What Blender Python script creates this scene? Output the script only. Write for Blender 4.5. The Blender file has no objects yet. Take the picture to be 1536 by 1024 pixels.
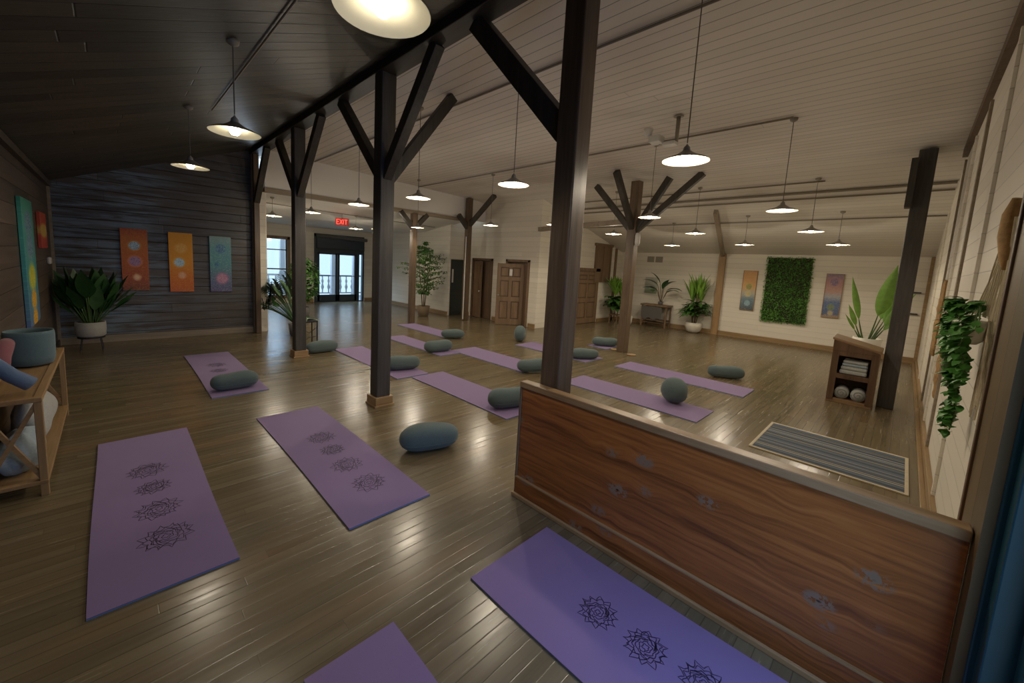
import bpy, math, random
from mathutils import Vector, Matrix
C = bpy.context.scene.collection
scn = bpy.context.scene
PI = math.pi
R = random.Random(7)

# ---------------------------------------------------------------- camera
cam_d = bpy.data.cameras.new('camera'); cam = bpy.data.objects.new('camera', cam_d); C.objects.link(cam)
right = Vector((0.71855610, -0.69344531, 0.05301636)); down = Vector((-0.04432651, -0.12174083, -0.99157165)); fwd = Vector((0.69405497, 0.71014982, -0.11821563))
cam.matrix_world = Matrix(((right.x, -down.x, -fwd.x, 0), (right.y, -down.y, -fwd.y, 0), (right.z, -down.z, -fwd.z, 2.0), (0, 0, 0, 1)))
cam_d.sensor_width = 36; cam_d.lens = 595.0/1536*36; cam_d.shift_x = 22/1536; cam_d.shift_y = -44/1536
cam_d.clip_start = 0.02; cam_d.clip_end = 200
scn.camera = cam
# ---------------------------------------------------------------- world and exposure
w = bpy.data.worlds.new('world'); scn.world = w; w.use_nodes = True
w.node_tree.nodes['Background'].inputs[0].default_value = (0.70, 0.86, 1.0, 1)
w.node_tree.nodes['Background'].inputs[1].default_value = 1.5
scn.view_settings.view_transform = 'Standard'; scn.view_settings.look = 'None'
scn.view_settings.exposure = 0.0; scn.view_settings.gamma = 1.0; scn.view_settings.use_curve_mapping = False
LAMP_W = 34.0
LAMP_COL = (1.0, 0.87, 0.68)

# ---------------------------------------------------------------- materials
def newmat(name):
    m = bpy.data.materials.new(name); m.use_nodes = True
    nt = m.node_tree; return m, nt, nt.nodes['Principled BSDF']
def nd(nt, t, **k):
    n = nt.nodes.new(t)
    for a, v in k.items(): setattr(n, a, v)
    return n
def mth(nt, op, a, b=None, c=None):
    n = nt.nodes.new('ShaderNodeMath'); n.operation = op
    for i, v in enumerate((a, b, c)):
        if v is None: continue
        if isinstance(v, (int, float)): n.inputs[i].default_value = v
        else: nt.links.new(v, n.inputs[i])
    return n.outputs[0]
def mixc(nt, fac, a, b, mode='MIX'):
    n = nt.nodes.new('ShaderNodeMix'); n.data_type = 'RGBA'; n.blend_type = mode
    for i, v in ((0, fac), (6, a), (7, b)):
        if isinstance(v, (int, float)): n.inputs[i].default_value = v
        elif isinstance(v, tuple): n.inputs[i].default_value = (*v[:3], 1)
        else: nt.links.new(v, n.inputs[i])
    return n.outputs[2]
def noise(nt, vec, scale, detail=4, rough=.55, dist=0):
    n = nt.nodes.new('ShaderNodeTexNoise'); n.inputs['Scale'].default_value = scale
    n.inputs['Detail'].default_value = detail; n.inputs['Roughness'].default_value = rough; n.inputs['Distortion'].default_value = dist
    if vec is not None: nt.links.new(vec, n.inputs['Vector'])
    return n.outputs['Fac']
def ramp(nt, fac, stops):
    n = nt.nodes.new('ShaderNodeValToRGB'); nt.links.new(fac, n.inputs[0]); e = n.color_ramp.elements
    while len(e) < len(stops): e.new(0.5)
    for el, (p, c) in zip(e, stops): el.position = p; el.color = (*c[:3], 1) if isinstance(c, tuple) else (c, c, c, 1)
    return n.outputs[0]
def smooth(nt, v, a, b):
    n = nt.nodes.new('ShaderNodeMapRange'); n.interpolation_type = 'SMOOTHSTEP'
    nt.links.new(v, n.inputs[0]); n.inputs[1].default_value = a; n.inputs[2].default_value = b
    return n.outputs[0]
def scaled(nt, vec, s):
    n = nt.nodes.new('ShaderNodeVectorMath'); n.operation = 'MULTIPLY'; nt.links.new(vec, n.inputs[0]); n.inputs[1].default_value = s
    return n.outputs[0]
def coords(nt, rand=False):
    t = nt.nodes.new('ShaderNodeTexCoord').outputs['Object']
    if rand:
        oi = nt.nodes.new('ShaderNodeObjectInfo'); a = nt.nodes.new('ShaderNodeVectorMath'); a.operation = 'MULTIPLY_ADD'
        cb = nt.nodes.new('ShaderNodeCombineXYZ')
        for i in range(3): nt.links.new(oi.outputs['Random'], cb.inputs[i])
        nt.links.new(cb.outputs[0], a.inputs[0]); a.inputs[1].default_value = (17, 23, 31); nt.links.new(t, a.inputs[2]); t = a.outputs[0]
    return t
def bump(nt, bs, h, strength=.3, dist=.01):
    b = nt.nodes.new('ShaderNodeBump'); b.inputs['Strength'].default_value = strength; b.inputs['Distance'].default_value = dist
    nt.links.new(h, b.inputs['Height']); nt.links.new(b.outputs[0], bs.inputs['Normal'])

def plain(name, col, rough=.6, var=.12, scale=30, metal=0, bmp=.1, spec=.5):
    m, nt, bs = newmat(name); v = coords(nt)
    n = noise(nt, v, scale)
    c = mixc(nt, n, tuple(x*(1-var) for x in col), tuple(min(1, x*(1+var)) for x in col)); nt.links.new(c, bs.inputs['Base Color'])
    bs.inputs['Roughness'].default_value = rough; bs.inputs['Metallic'].default_value = metal; bs.inputs['Specular IOR Level'].default_value = spec
    if bmp: bump(nt, bs, n, bmp, .004)
    return m

def wood(name, c1, c2, axis='z', rough=.55, fine=60, rand=True, knots=0, bmp=.25, spec=.4, wide=6):
    m, nt, bs = newmat(name); v = coords(nt, rand)
    sc = {'x': (.06, 1, 1), 'y': (1, .06, 1), 'z': (1, 1, .06)}[axis]
    g = noise(nt, scaled(nt, v, sc), fine, 5, .6, .3); b = noise(nt, scaled(nt, v, sc), wide, 3, .5, .6)
    f = mth(nt, 'ADD', mth(nt, 'MULTIPLY', g, .55), mth(nt, 'MULTIPLY', b, .5))
    c = ramp(nt, f, [(.32, c1), (.72, c2)])
    nt.links.new(c, bs.inputs['Base Color']); bs.inputs['Roughness'].default_value = rough; bs.inputs['Specular IOR Level'].default_value = spec
    bump(nt, bs, g, bmp, .004)
    return m

def planks(name, c1, c2, run, across, width, length=3.0, groove=.04, dark=.45, rough=.6, grain=28, grainamt=.5, bmp=.35, spec=.4, extra=None, stretch=.05, bd=.006, toneamt=.6):
    m, nt, bs = newmat(name); v = coords(nt); sp = nt.nodes.new('ShaderNodeSeparateXYZ'); nt.links.new(v, sp.inputs[0])
    ax = {'x': sp.outputs[0], 'y': sp.outputs[1], 'z': sp.outputs[2]}
    a = mth(nt, 'DIVIDE', ax[across], width); row = mth(nt, 'FLOOR', a); fr = mth(nt, 'FRACT', a)
    r1 = nt.nodes.new('ShaderNodeTexWhiteNoise'); r1.noise_dimensions = '1D'; nt.links.new(row, r1.inputs['W'])
    b = mth(nt, 'ADD', mth(nt, 'DIVIDE', ax[run], length), mth(nt, 'MULTIPLY', r1.outputs[0], 7.3)); col = mth(nt, 'FLOOR', b); fb = mth(nt, 'FRACT', b)
    cb = nt.nodes.new('ShaderNodeCombineXYZ'); nt.links.new(row, cb.inputs[0]); nt.links.new(col, cb.inputs[1])
    r2 = nt.nodes.new('ShaderNodeTexWhiteNoise'); r2.noise_dimensions = '2D'; nt.links.new(cb.outputs[0], r2.inputs['Vector'])
    sc = [1, 1, 1]; sc['xyz'.index(run)] = stretch
    off = nt.nodes.new('ShaderNodeVectorMath'); off.operation = 'MULTIPLY_ADD'; nt.links.new(r2.outputs[1], off.inputs[0]); off.inputs[1].default_value = (3, 3, 3); nt.links.new(v, off.inputs[2])
    g = noise(nt, scaled(nt, off.outputs[0], tuple(sc)), grain, 5, .6, .2)
    f = mth(nt, 'ADD', mth(nt, 'MULTIPLY', mth(nt, 'SUBTRACT', r2.outputs[0], .5), toneamt), mth(nt, 'ADD', .5, mth(nt, 'MULTIPLY', mth(nt, 'SUBTRACT', g, .5), grainamt*2.4)))
    cl = mixc(nt, ramp(nt, f, [(0, 0.0), (1, 1.0)]), c1, c2)
    e1 = mth(nt, 'MINIMUM', fr, mth(nt, 'SUBTRACT', 1, fr)); gm = smooth(nt, e1, 0.0, groove)
    e2 = mth(nt, 'MINIMUM', fb, mth(nt, 'SUBTRACT', 1, fb)); gm2 = mth(nt, 'ADD', .55, mth(nt, 'MULTIPLY', .45, smooth(nt, e2, 0.0, groove*width/length)))
    gg = mth(nt, 'MULTIPLY', gm, gm2)
    if extra: cl = extra(nt, v, cl)
    cl = mixc(nt, mth(nt, 'MULTIPLY', mth(nt, 'SUBTRACT', 1, gg), dark), cl, (c1[0]*.15, c1[1]*.15, c1[2]*.15))
    nt.links.new(cl, bs.inputs['Base Color']); bs.inputs['Specular IOR Level'].default_value = spec
    rr = mth(nt, 'ADD', rough, mth(nt, 'MULTIPLY', mth(nt, 'SUBTRACT', g, .5), .25)); nt.links.new(rr, bs.inputs['Roughness'])
    bump(nt, bs, mth(nt, 'ADD', mth(nt, 'MULTIPLY', g, .4), gg), bmp, bd)
    return m

def cool_sheen(nt, v, cl):  # cool daylight sheen painted into the board colour in streaks, strongest at left
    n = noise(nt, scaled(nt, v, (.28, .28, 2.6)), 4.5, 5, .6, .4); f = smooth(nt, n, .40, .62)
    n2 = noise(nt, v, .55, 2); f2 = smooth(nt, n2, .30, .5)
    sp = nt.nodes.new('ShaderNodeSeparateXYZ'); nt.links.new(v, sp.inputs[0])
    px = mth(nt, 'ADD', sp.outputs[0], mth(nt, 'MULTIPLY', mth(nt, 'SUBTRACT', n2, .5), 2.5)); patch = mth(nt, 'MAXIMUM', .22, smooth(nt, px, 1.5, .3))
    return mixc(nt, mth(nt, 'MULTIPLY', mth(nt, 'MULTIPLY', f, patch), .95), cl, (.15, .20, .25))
def scuff(nt, v, cl):
    n = noise(nt, scaled(nt, v, (.5, 2.2, 1)), 1.3, 3); f = smooth(nt, n, .5, .75)
    return mixc(nt, mth(nt, 'MULTIPLY', f, .5), cl, (.22, .13, .065))

M = {}
M['floor'] = planks('floor_boards', (.110, .084, .046), (.190, .150, .088), 'x', 'y', .085, 2.2, .05, .5, .235, 26, .5, .16, .5, scuff, .05, .003)
M['white_ceiling'] = planks('white_ceiling_boards', (.66, .62, .57), (.76, .71, .65), 'y', 'x', .16, 60, .05, .8, .6, 18, .25, .5, .3)
M['white_slope'] = planks('white_slope_boards', (.68, .64, .58), (.77, .73, .66), 'y', 'x', .17, 60, .04, .6, .6, 18, .25, .5, .3)
M['white_rear_ceiling'] = planks('white_rear_ceiling_boards', (.68, .66, .62), (.76, .73, .69), 'x', 'y', .25, 9, .03, .3, .6, 18, .25, .3, .3)
M['white_x'] = planks('white_wall_boards_x', (.66, .61, .52), (.76, .71, .61), 'x', 'z', .165, 6, .035, .38, .55, 16, .3, .4, .3)
M['white_y'] = planks('white_wall_boards_y', (.66, .61, .52), (.76, .71, .61), 'y', 'z', .165, 6, .035, .38, .55, 16, .3, .4, .3)
M['dark_x'] = planks('dark_wall_boards_x', (.040, .032, .026), (.105, .082, .062), 'x', 'z', .19, 4.5, .05, .7, .42, 22, .7, .8, .5, cool_sheen, .05, .008)
M['dark_y'] = planks('dark_wall_boards_y', (.055, .040, .030), (.115, .082, .060), 'y', 'z', .24, 4.5, .03, .6, .42, 16, .6, .6, .5, None, .05, .008)
M['dark_ceiling'] = planks('dark_ceiling_boards', (.030, .027, .018), (.080, .068, .046), 'x', 'y', .21, 3.4, .04, .6, .45, 20, .9, .7, .5, None, .08, .01, .9)
M['brown_wall'] = planks('brown_wall_boards', (.065, .043, .018), (.14, .092, .040), 'z', 'x', 1.3, 5, .004, .5, .5, 14, .8, .4, .4, None, .12)
M['post'] = wood('grey_brown_timber', (.030, .027, .025), (.085, .076, .070), 'z', .45, 40)
M['post_warm'] = wood('warm_brown_timber', (.060, .038, .024), (.17, .115, .072), 'z', .40, 40)
M['brace'] = wood('dark_brace_timber', (.022, .020, .016), (.075, .064, .050), 'z', .5, 40)
M['beam'] = wood('dark_beam_timber', (.018, .016, .013), (.055, .047, .036), 'y', .5, 40)
M['pine'] = wood('honey_pine', (.26, .15, .065), (.46, .30, .15), 'y', .5, 40)
M['pine_x'] = wood('honey_pine_x', (.24, .14, .06), (.44, .29, .15), 'x', .5, 40)
M['pine_z'] = wood('honey_pine_z', (.24, .14, .06), (.42, .27, .13), 'z', .5, 40)
M['bench_x'] = wood('bench_oak_x', (.20, .115, .048), (.36, .23, .11), 'x', .5, 40)
M['bench_y'] = wood('bench_oak_y', (.20, .115, .048), (.36, .23, .11), 'y', .5, 40)
M['bench_z'] = wood('bench_oak_z', (.22, .13, .055), (.38, .25, .12), 'z', .5, 40)
M['base_x'] = wood('pine_baseboard_x', (.20, .125, .055), (.36, .24, .12), 'x', .45, 30)
M['base_y'] = wood('pine_baseboard_y', (.20, .125, .055), (.36, .24, .12), 'y', .45, 30)
M['greybase'] = wood('weathered_pine_trim', (.20, .16, .115), (.36, .29, .21), 'x', .6, 30)
M['door_wood'] = wood('brown_stained_door_wood', (.13, .078, .042), (.25, .165, .10), 'z', .5, 34)
M['door_dark'] = wood('dark_stained_door_wood', (.065, .038, .022), (.15, .09, .052), 'z', .5, 34)
M['shelf_dark'] = wood('dark_stained_cabinet_wood', (.055, .030, .016), (.14, .080, .045), 'z', .4, 34)
M['shelf_top'] = wood('warm_cabinet_top_wood', (.15, .085, .04), (.28, .17, .09), 'y', .45, 34)
M['black_metal'] = plain('black_metal', (.016, .016, .018), .45, .1)
M['conduit'] = plain('galvanised_conduit', (.27, .24, .19), .5, .1)
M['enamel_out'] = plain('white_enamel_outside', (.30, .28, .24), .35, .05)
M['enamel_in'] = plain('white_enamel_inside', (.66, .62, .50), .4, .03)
M['cord'] = plain('grey_flex', (.16, .145, .12), .6)
M['white_plastic'] = plain('white_plastic', (.62, .60, .56), .4, .05)
M['navy'] = plain('dark_navy_door_paint', (.018, .032, .050), .35, .1)
M['teal'] = plain('teal_door_paint', (.008, .055, .085), .4, .12, 12)
M['darkgreen'] = plain('dark_grey_green_door_paint', (.035, .042, .036), .5, .1)
M['redpaint'] = plain('red_enamel', (.50, .03, .025), .3, .05)
M['porch'] = plain('pale_grey_porch_paint', (.36, .36, .38), .7, .1)
M['soil'] = plain('dark_soil', (.03, .022, .015), .9, .4, 60, 0, .6)
M['stem'] = plain('green_stem', (.07, .13, .035), .5, .2)
M['bark'] = plain('brown_stem_bark', (.12, .08, .045), .8, .3, 40, 0, .5)
M['driftwood'] = plain('rough_orange_bark', (.34, .20, .075), .8, .45, 30, 0, 1.0)
M['macrame'] = plain('cream_cotton_cord', (.52, .45, .32), .9, .15)
M['leaf_dark'] = plain('dark_green_leaf', (.035, .10, .028), .35, .4, 14)
M['leaf_mid'] = plain('mid_green_leaf', (.060, .165, .028), .4, .4, 14)
M['leaf_light'] = plain('light_green_leaf', (.17, .33, .045), .4, .35, 14)
M['leaf_moss'] = plain('artificial_boxwood_leaf', (.12, .30, .055), .5, .7, 9)
M['leaf_ivy'] = plain('trailing_green_leaf', (.060, .20, .030), .45, .35, 18)
M['cushion_grey'] = None

def fabric(name, col, scale=260, var=.18, rough=.95, bmp=.5):
    m, nt, bs = newmat(name); v = coords(nt)
    n = noise(nt, v, scale, 2, .6); n2 = noise(nt, v, 4, 2)
    c = mixc(nt, n, tuple(x*(1-var) for x in col), tuple(x*(1+var) for x in col)); c = mixc(nt, mth(nt, 'MULTIPLY', n2, .3), c, tuple(x*.75 for x in col))
    nt.links.new(c, bs.inputs['Base Color']); bs.inputs['Roughness'].default_value = rough; bs.inputs['Sheen Weight'].default_value = .15; bs.inputs['Specular IOR Level'].default_value = .2
    bump(nt, bs, n, bmp, .003); return m
M['bolster'] = fabric('grey_teal_cotton', (.105, .142, .142), 150, .5)
M['mat'] = fabric('purple_mat_foam', (.225, .155, .315), 330, .10, .75, .15)
M['mat_under'] = fabric('blue_mat_underside', (.14, .26, .42), 330, .1, .8, .15)
M['print'] = plain('dark_printed_ink', (.045, .028, .065), .7, .05)
M['basket'] = fabric('blue_grey_felt', (.10, .155, .175), 150, .25)
M['pink'] = fabric('dusty_pink_foam', (.22, .085, .10), 200, .15)
M['bluemat'] = fabric('slate_blue_foam', (.10, .15, .25), 200, .12)
M['blanket'] = fabric('pale_blue_grey_blanket', (.27, .33, .38), 60, .25)
M['towel'] = fabric('pale_grey_towel', (.36, .36, .34), 60, .25)
M['pot_white'] = fabric('speckled_white_ceramic', (.40, .385, .35), 90, .35, .7, .4)
M['pot_plain'] = plain('plain_white_ceramic', (.62, .58, .50), .4, .04)
M['greycloth'] = fabric('grey_cloth', (.12, .115, .11), 60, .3)
M['wicker'] = fabric('brown_wicker', (.14, .10, .06), 50, .5, .8, 1.0)

# low partition: planked reddish pine with worn grey knots
def mk_partition():
    m, nt, bs = newmat('reddish_pine_with_knots'); v = coords(nt)
    wv = nt.nodes.new('ShaderNodeTexNoise'); wv.inputs['Scale'].default_value = 2.0; wv.inputs['Detail'].default_value = 2; nt.links.new(v, wv.inputs['Vector'])
    vv = nt.nodes.new('ShaderNodeVectorMath'); vv.operation = 'MULTIPLY_ADD'; nt.links.new(wv.outputs['Color'], vv.inputs[0]); vv.inputs[1].default_value = (.0, .07, .05); nt.links.new(v, vv.inputs[2])
    vo = nt.nodes.new('ShaderNodeTexVoronoi'); vo.inputs['Scale'].default_value = 1.0; nt.links.new(scaled(nt, vv.outputs[0], (0, 3.4, 5.2)), vo.inputs['Vector'])
    kd = vo.outputs['Distance']; kn = smooth(nt, kd, .30, .16)
    spc = nt.nodes.new('ShaderNodeSeparateColor'); nt.links.new(vo.outputs['Color'], spc.inputs[0])
    kn = mth(nt, 'MULTIPLY', kn, mth(nt, 'GREATER_THAN', spc.outputs[0], .3))
    ring = smooth(nt, kd, .5, .05)
    sv = nt.nodes.new('ShaderNodeVectorMath'); sv.operation = 'ADD'; nt.links.new(scaled(nt, v, (1, .05, 1)), sv.inputs[0])
    cbn = nt.nodes.new('ShaderNodeCombineXYZ'); nt.links.new(mth(nt, 'MULTIPLY', ring, .03), cbn.inputs[2]); nt.links.new(cbn.outputs[0], sv.inputs[1])
    g = noise(nt, sv.outputs[0], 34, 5, .6, .5); b = noise(nt, sv.outputs[0], 6, 3, .5, .2)
    f = mth(nt, 'ADD', mth(nt, 'MULTIPLY', g, .6), mth(nt, 'MULTIPLY', b, .4))
    c = ramp(nt, f, [(.34, (.13, .042, .012)), (.55, (.36, .125, .030)), (.72, (.50, .205, .058))])
    pt = noise(nt, v, 28, 3, .7); pm = smooth(nt, pt, .44, .50)
    c = mixc(nt, mth(nt, 'MULTIPLY', kn, pm), c, (.24, .165, .11)); c = mixc(nt, mth(nt, 'MULTIPLY', smooth(nt, kd, .06, .02), kn), c, (.035, .012, .006))
    nt.links.new(c, bs.inputs['Base Color']); bs.inputs['Roughness'].default_value = .38; bs.inputs['Specular IOR Level'].default_value = .45
    bump(nt, bs, mth(nt, 'ADD', g, mth(nt, 'MULTIPLY', kn, .4)), .25, .004); return m
M['partition'] = mk_partition()
M['cap'] = wood('worn_pine_cap', (.20, .115, .05), (.44, .29, .15), 'y', .36, 30)

def mk_glass():
    m = bpy.data.materials.new('clear_window_glass'); m.use_nodes = True; nt = m.node_tree; nt.nodes.clear()
    o = nt.nodes.new('ShaderNodeOutputMaterial'); mx = nt.nodes.new('ShaderNodeMixShader'); t = nt.nodes.new('ShaderNodeBsdfTransparent'); g = nt.nodes.new('ShaderNodeBsdfGlossy')
    g.inputs['Roughness'].default_value = .03; t.inputs[0].default_value = (.86, .93, .97, 1); mx.inputs[0].default_value = .07
    nt.links.new(t.outputs[0], mx.inputs[1]); nt.links.new(g.outputs[0], mx.inputs[2]); nt.links.new(mx.outputs[0], o.inputs[0]); return m
M['glass'] = mk_glass()
def emit(name, col, s):
    m, nt, bs = newmat(name); bs.inputs['Base Color'].default_value = (*col, 1); bs.inputs['Emission Color'].default_value = (*col, 1); bs.inputs['Emission Strength'].default_value = s; return m
M['bulb'] = emit('glowing_bulb', (1.0, .90, .68), 22)
M['exit_red'] = emit('glowing_red_letters', (1.0, .10, .07), 1.6)
M['exit_body'] = emit('red_lit_sign_face', (.42, .05, .04), .25)

def mk_rug():
    m, nt, bs = newmat('blue_and_cream_woven_stripes'); v = coords(nt); sp = nt.nodes.new('ShaderNodeSeparateXYZ'); nt.links.new(v, sp.inputs[0])
    r = mth(nt, 'FLOOR', mth(nt, 'MULTIPLY', sp.outputs[0], 44)); wn = nt.nodes.new('ShaderNodeTexWhiteNoise'); wn.noise_dimensions = '1D'; nt.links.new(r, wn.inputs['W'])
    c = ramp(nt, wn.outputs[0], [(0, (.02, .03, .05)), (.2, (.10, .14, .20)), (.45, (.06, .095, .18)), (.62, (.14, .17, .2)), (.75, (.58, .53, .40)), (.84, (.16, .15, .12)), (.92, (.01, .015, .02))])
    n = noise(nt, scaled(nt, v, (1, .3, 1)), 160, 2); c = mixc(nt, mth(nt, 'MULTIPLY', n, .5), c, (.10, .11, .12))
    nt.links.new(c, bs.inputs['Base Color']); bs.inputs['Roughness'].default_value = .95; bump(nt, bs, mth(nt, 'ADD', n, wn.outputs[0]), .6, .004); return m
M['rug'] = mk_rug()

def painting_mat(name, stops, circles, horiz, streak=(1, 1, 1), sk=.35, nscale=9, swap=False):
    """abstract canvas: vertical gradient, mottled brushwork, round painted medallions. horiz: 'x' or 'y' axis of the canvas width"""
    m, nt, bs = newmat(name); g = nt.nodes.new('ShaderNodeTexCoord').outputs['Generated']; sp = nt.nodes.new('ShaderNodeSeparateXYZ'); nt.links.new(g, sp.inputs[0])
    u = sp.outputs[0] if horiz == 'x' else sp.outputs[1]; vz = sp.outputs[2]
    if swap: u = mth(nt, 'SUBTRACT', 1, u)
    cb = nt.nodes.new('ShaderNodeCombineXYZ'); nt.links.new(u, cb.inputs[0]); nt.links.new(mth(nt, 'MULTIPLY', vz, 2.9), cb.inputs[1]); P = cb.outputs[0]
    n1 = noise(nt, P, nscale, 5, .65, 1.2); n2 = noise(nt, scaled(nt, P, (1, 2.4, 1)), nscale*1.7, 4, .7, 1.5)
    f = mth(nt, 'ADD', vz, mth(nt, 'MULTIPLY', mth(nt, 'SUBTRACT', n1, .5), .22)); c = ramp(nt, f, stops)
    c = mixc(nt, mth(nt, 'MULTIPLY', smooth(nt, n2, .52, .62), sk), c, streak)
    for (cu, cv, r, fill, line, ring, soft) in circles:
        s = nt.nodes.new('ShaderNodeVectorMath'); s.operation = 'SUBTRACT'; nt.links.new(P, s.inputs[0]); s.inputs[1].default_value = (cu, cv*2.9, 0)
        L = nt.nodes.new('ShaderNodeVectorMath'); L.operation = 'LENGTH'; nt.links.new(s.outputs[0], L.inputs[0])
        d = mth(nt, 'ADD', L.outputs['Value'], mth(nt, 'MULTIPLY', mth(nt, 'SUBTRACT', n1, .5), .12))
        k = smooth(nt, d, r*(1+soft), r*(1-soft)); k2 = smooth(nt, d, r*1.5, r*1.05)
        c = mixc(nt, mth(nt, 'MULTIPLY', k2, .55), c, ring)
        n3 = noise(nt, P, nscale*2.0, 3, .6, 2.5); inner = mixc(nt, smooth(nt, n3, .50, .55), fill, line); c = mixc(nt, k, c, inner)
    nt.links.new(c, bs.inputs['Base Color']); bs.inputs['Roughness'].default_value = .6; bump(nt, bs, n2, .15, .003); return m

# ---------------------------------------------------------------- mesh helpers
class MB:
    def __init__(s): s.v = []; s.f = []
    def box(s, x0, x1, y0, y1, z0, z1):
        x0, x1 = sorted((x0, x1)); y0, y1 = sorted((y0, y1)); z0, z1 = sorted((z0, z1)); b = len(s.v)
        s.v += [(x0,y0,z0),(x1,y0,z0),(x1,y1,z0),(x0,y1,z0),(x0,y0,z1),(x1,y0,z1),(x1,y1,z1),(x0,y1,z1)]
        s.f += [tuple(b+i for i in q) for q in ((0,3,2,1),(4,5,6,7),(0,1,5,4),(1,2,6,5),(2,3,7,6),(3,0,4,7))]; return s
    def hexa(s, bot, top):      # bottom four points, top four points, counter-clockwise from above
        b = len(s.v); s.v += [tuple(p) for p in bot] + [tuple(p) for p in top]
        s.f += [tuple(b+i for i in q) for q in ((0,3,2,1),(4,5,6,7),(0,1,5,4),(1,2,6,5),(2,3,7,6),(3,0,4,7))]; return s
    def bar(s, p, q, w, h=None, up=(0, 0, 1)):
        h = h or w; p = Vector(p); q = Vector(q); d = (q-p).normalized(); u = Vector(up)
        if abs(d.dot(u)) > .98: u = Vector((1, 0, 0))
        a = d.cross(u).normalized(); c = a.cross(d).normalized(); b = len(s.v)
        for e in (p, q):
            for i, j in ((-1,-1),(1,-1),(1,1),(-1,1)): s.v.append(tuple(e + a*(w/2*i) + c*(h/2*j)))
        s.f += [tuple(b+i for i in t) for t in ((0,1,2,3),(7,6,5,4),(0,4,5,1),(1,5,6,2),(2,6,7,3),(3,7,4,0))]; return s
    def tube(s, pts, r, n=8, caps=True):
        pts = [Vector(p) for p in pts]; b = len(s.v); rs = r if isinstance(r, (list, tuple)) else [r]*len(pts); prev = None
        for i, p in enumerate(pts):
            d = (pts[min(i+1, len(pts)-1)] - pts[max(i-1, 0)]).normalized()
            if prev is None:
                u = Vector((0, 0, 1)) if abs(d.z) < .9 else Vector((1, 0, 0)); a = d.cross(u).normalized()
            else: a = (prev - d*prev.dot(d)).normalized()
            prev = a; c = d.cross(a)
            for k in range(n):
                t = 2*PI*k/n; s.v.append(tuple(p + (a*math.cos(t) + c*math.sin(t))*rs[i]))
        for i in range(len(pts)-1):
            for k in range(n): s.f.append((b+i*n+k, b+i*n+(k+1) % n, b+(i+1)*n+(k+1) % n, b+(i+1)*n+k))
        if caps: s.f.append(tuple(b+k for k in range(n))[::-1]); s.f.append(tuple(b+(len(pts)-1)*n+k for k in range(n)))
        return s
    def lathe(s, prof, n=32, c=(0, 0, 0), sx=1, sy=1):
        b = len(s.v)
        for r, z in prof:
            for k in range(n): t = 2*PI*k/n; s.v.append((c[0]+r*math.cos(t)*sx, c[1]+r*math.sin(t)*sy, c[2]+z))
        for i in range(len(prof)-1):
            for k in range(n): s.f.append((b+i*n+k, b+i*n+(k+1) % n, b+(i+1)*n+(k+1) % n, b+(i+1)*n+k))
        s.f.append(tuple(b+k for k in range(n))[::-1]); s.f.append(tuple(b+(len(prof)-1)*n+k for k in range(n)))
        return s
    def leaf(s, base, d, length, width, droop=.3, fold=.25, n=6, shape=1.0, side=None):
        d = Vector(d).normalized(); p = Vector(base); st = length/n; b = len(s.v)
        side = Vector(side) if side else d.cross(Vector((0, 0, 1)))
        if side.length < .05: side = Vector((1, 0, 0))
        side = (side - d*side.dot(d)).normalized()
        for i in range(n+1):
            t = i/n; wd = width*.5*max(.03, math.sin(PI*min(1, (t**shape)*.97+.03)))
            if i == n: wd = width*.02
            nrm = side.cross(d).normalized()
            s.v += [tuple(p - side*wd + nrm*wd*fold), tuple(p), tuple(p + side*wd + nrm*wd*fold)]
            if i < n:
                d = (d + Vector((0, 0, -1))*droop/n).normalized(); side = (side - d*side.dot(d)).normalized(); p = p + d*st
        for i in range(n):
            for k in range(2): s.f.append((b+i*3+k, b+i*3+k+1, b+(i+1)*3+k+1, b+(i+1)*3+k))
        return s
    def clamp(s, x0=-99, x1=99, y0=-99, y1=99, z0=-99):
        s.v = [(min(max(a, x0), x1), min(max(b, y0), y1), max(c, z0)) for a, b, c in s.v]; return s
    def build(s, name, mat, parent=None, smooth=False, bevel=0, solid=0, loc=None, rz=0):
        me = bpy.data.meshes.new(name); me.from_pydata(s.v, [], s.f); me.update()
        o = bpy.data.objects.new(name, me); C.objects.link(o); me.materials.append(mat)
        if smooth:
            for p in me.polygons: p.use_smooth = True
        if solid: md = o.modifiers.new('thickness', 'SOLIDIFY'); md.thickness = solid; md.offset = 0
        if bevel: md = o.modifiers.new('bevel', 'BEVEL'); md.width = bevel; md.segments = 2; md.limit_method = 'ANGLE'
        if parent: o.parent = parent
        if loc is not None: o.location = loc
        if rz: o.rotation_euler.z = rz
        return o
def tag(o, label=None, cat=None, group=None, kind=None):
    if label: o['label'] = label
    if cat: o['category'] = cat
    if group: o['group'] = group
    if kind: o['kind'] = kind
    return o
def thing(name, loc, label=None, cat=None, group=None, rz=0, kind=None):
    o = bpy.data.objects.new(name, None); o.empty_display_size = .1; C.objects.link(o); o.location = loc; o.rotation_euler.z = rz
    return tag(o, label, cat, group, kind)
def struct(name, mb, mat, **k): return tag(mb.build(name, mat, **k), kind='structure')
def tree(o):
    r = [o]
    for c in list(o.children): r += tree(c)
    return r
def dup(o, parent=None):
    c = o.copy(); C.objects.link(c)
    if o.data is not None and o.type == 'LIGHT': c.data = o.data
    if parent: c.parent = parent; c.matrix_parent_inverse = o.matrix_parent_inverse.copy()
    for ch in list(o.children): dup(ch, c)
    return c

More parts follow.
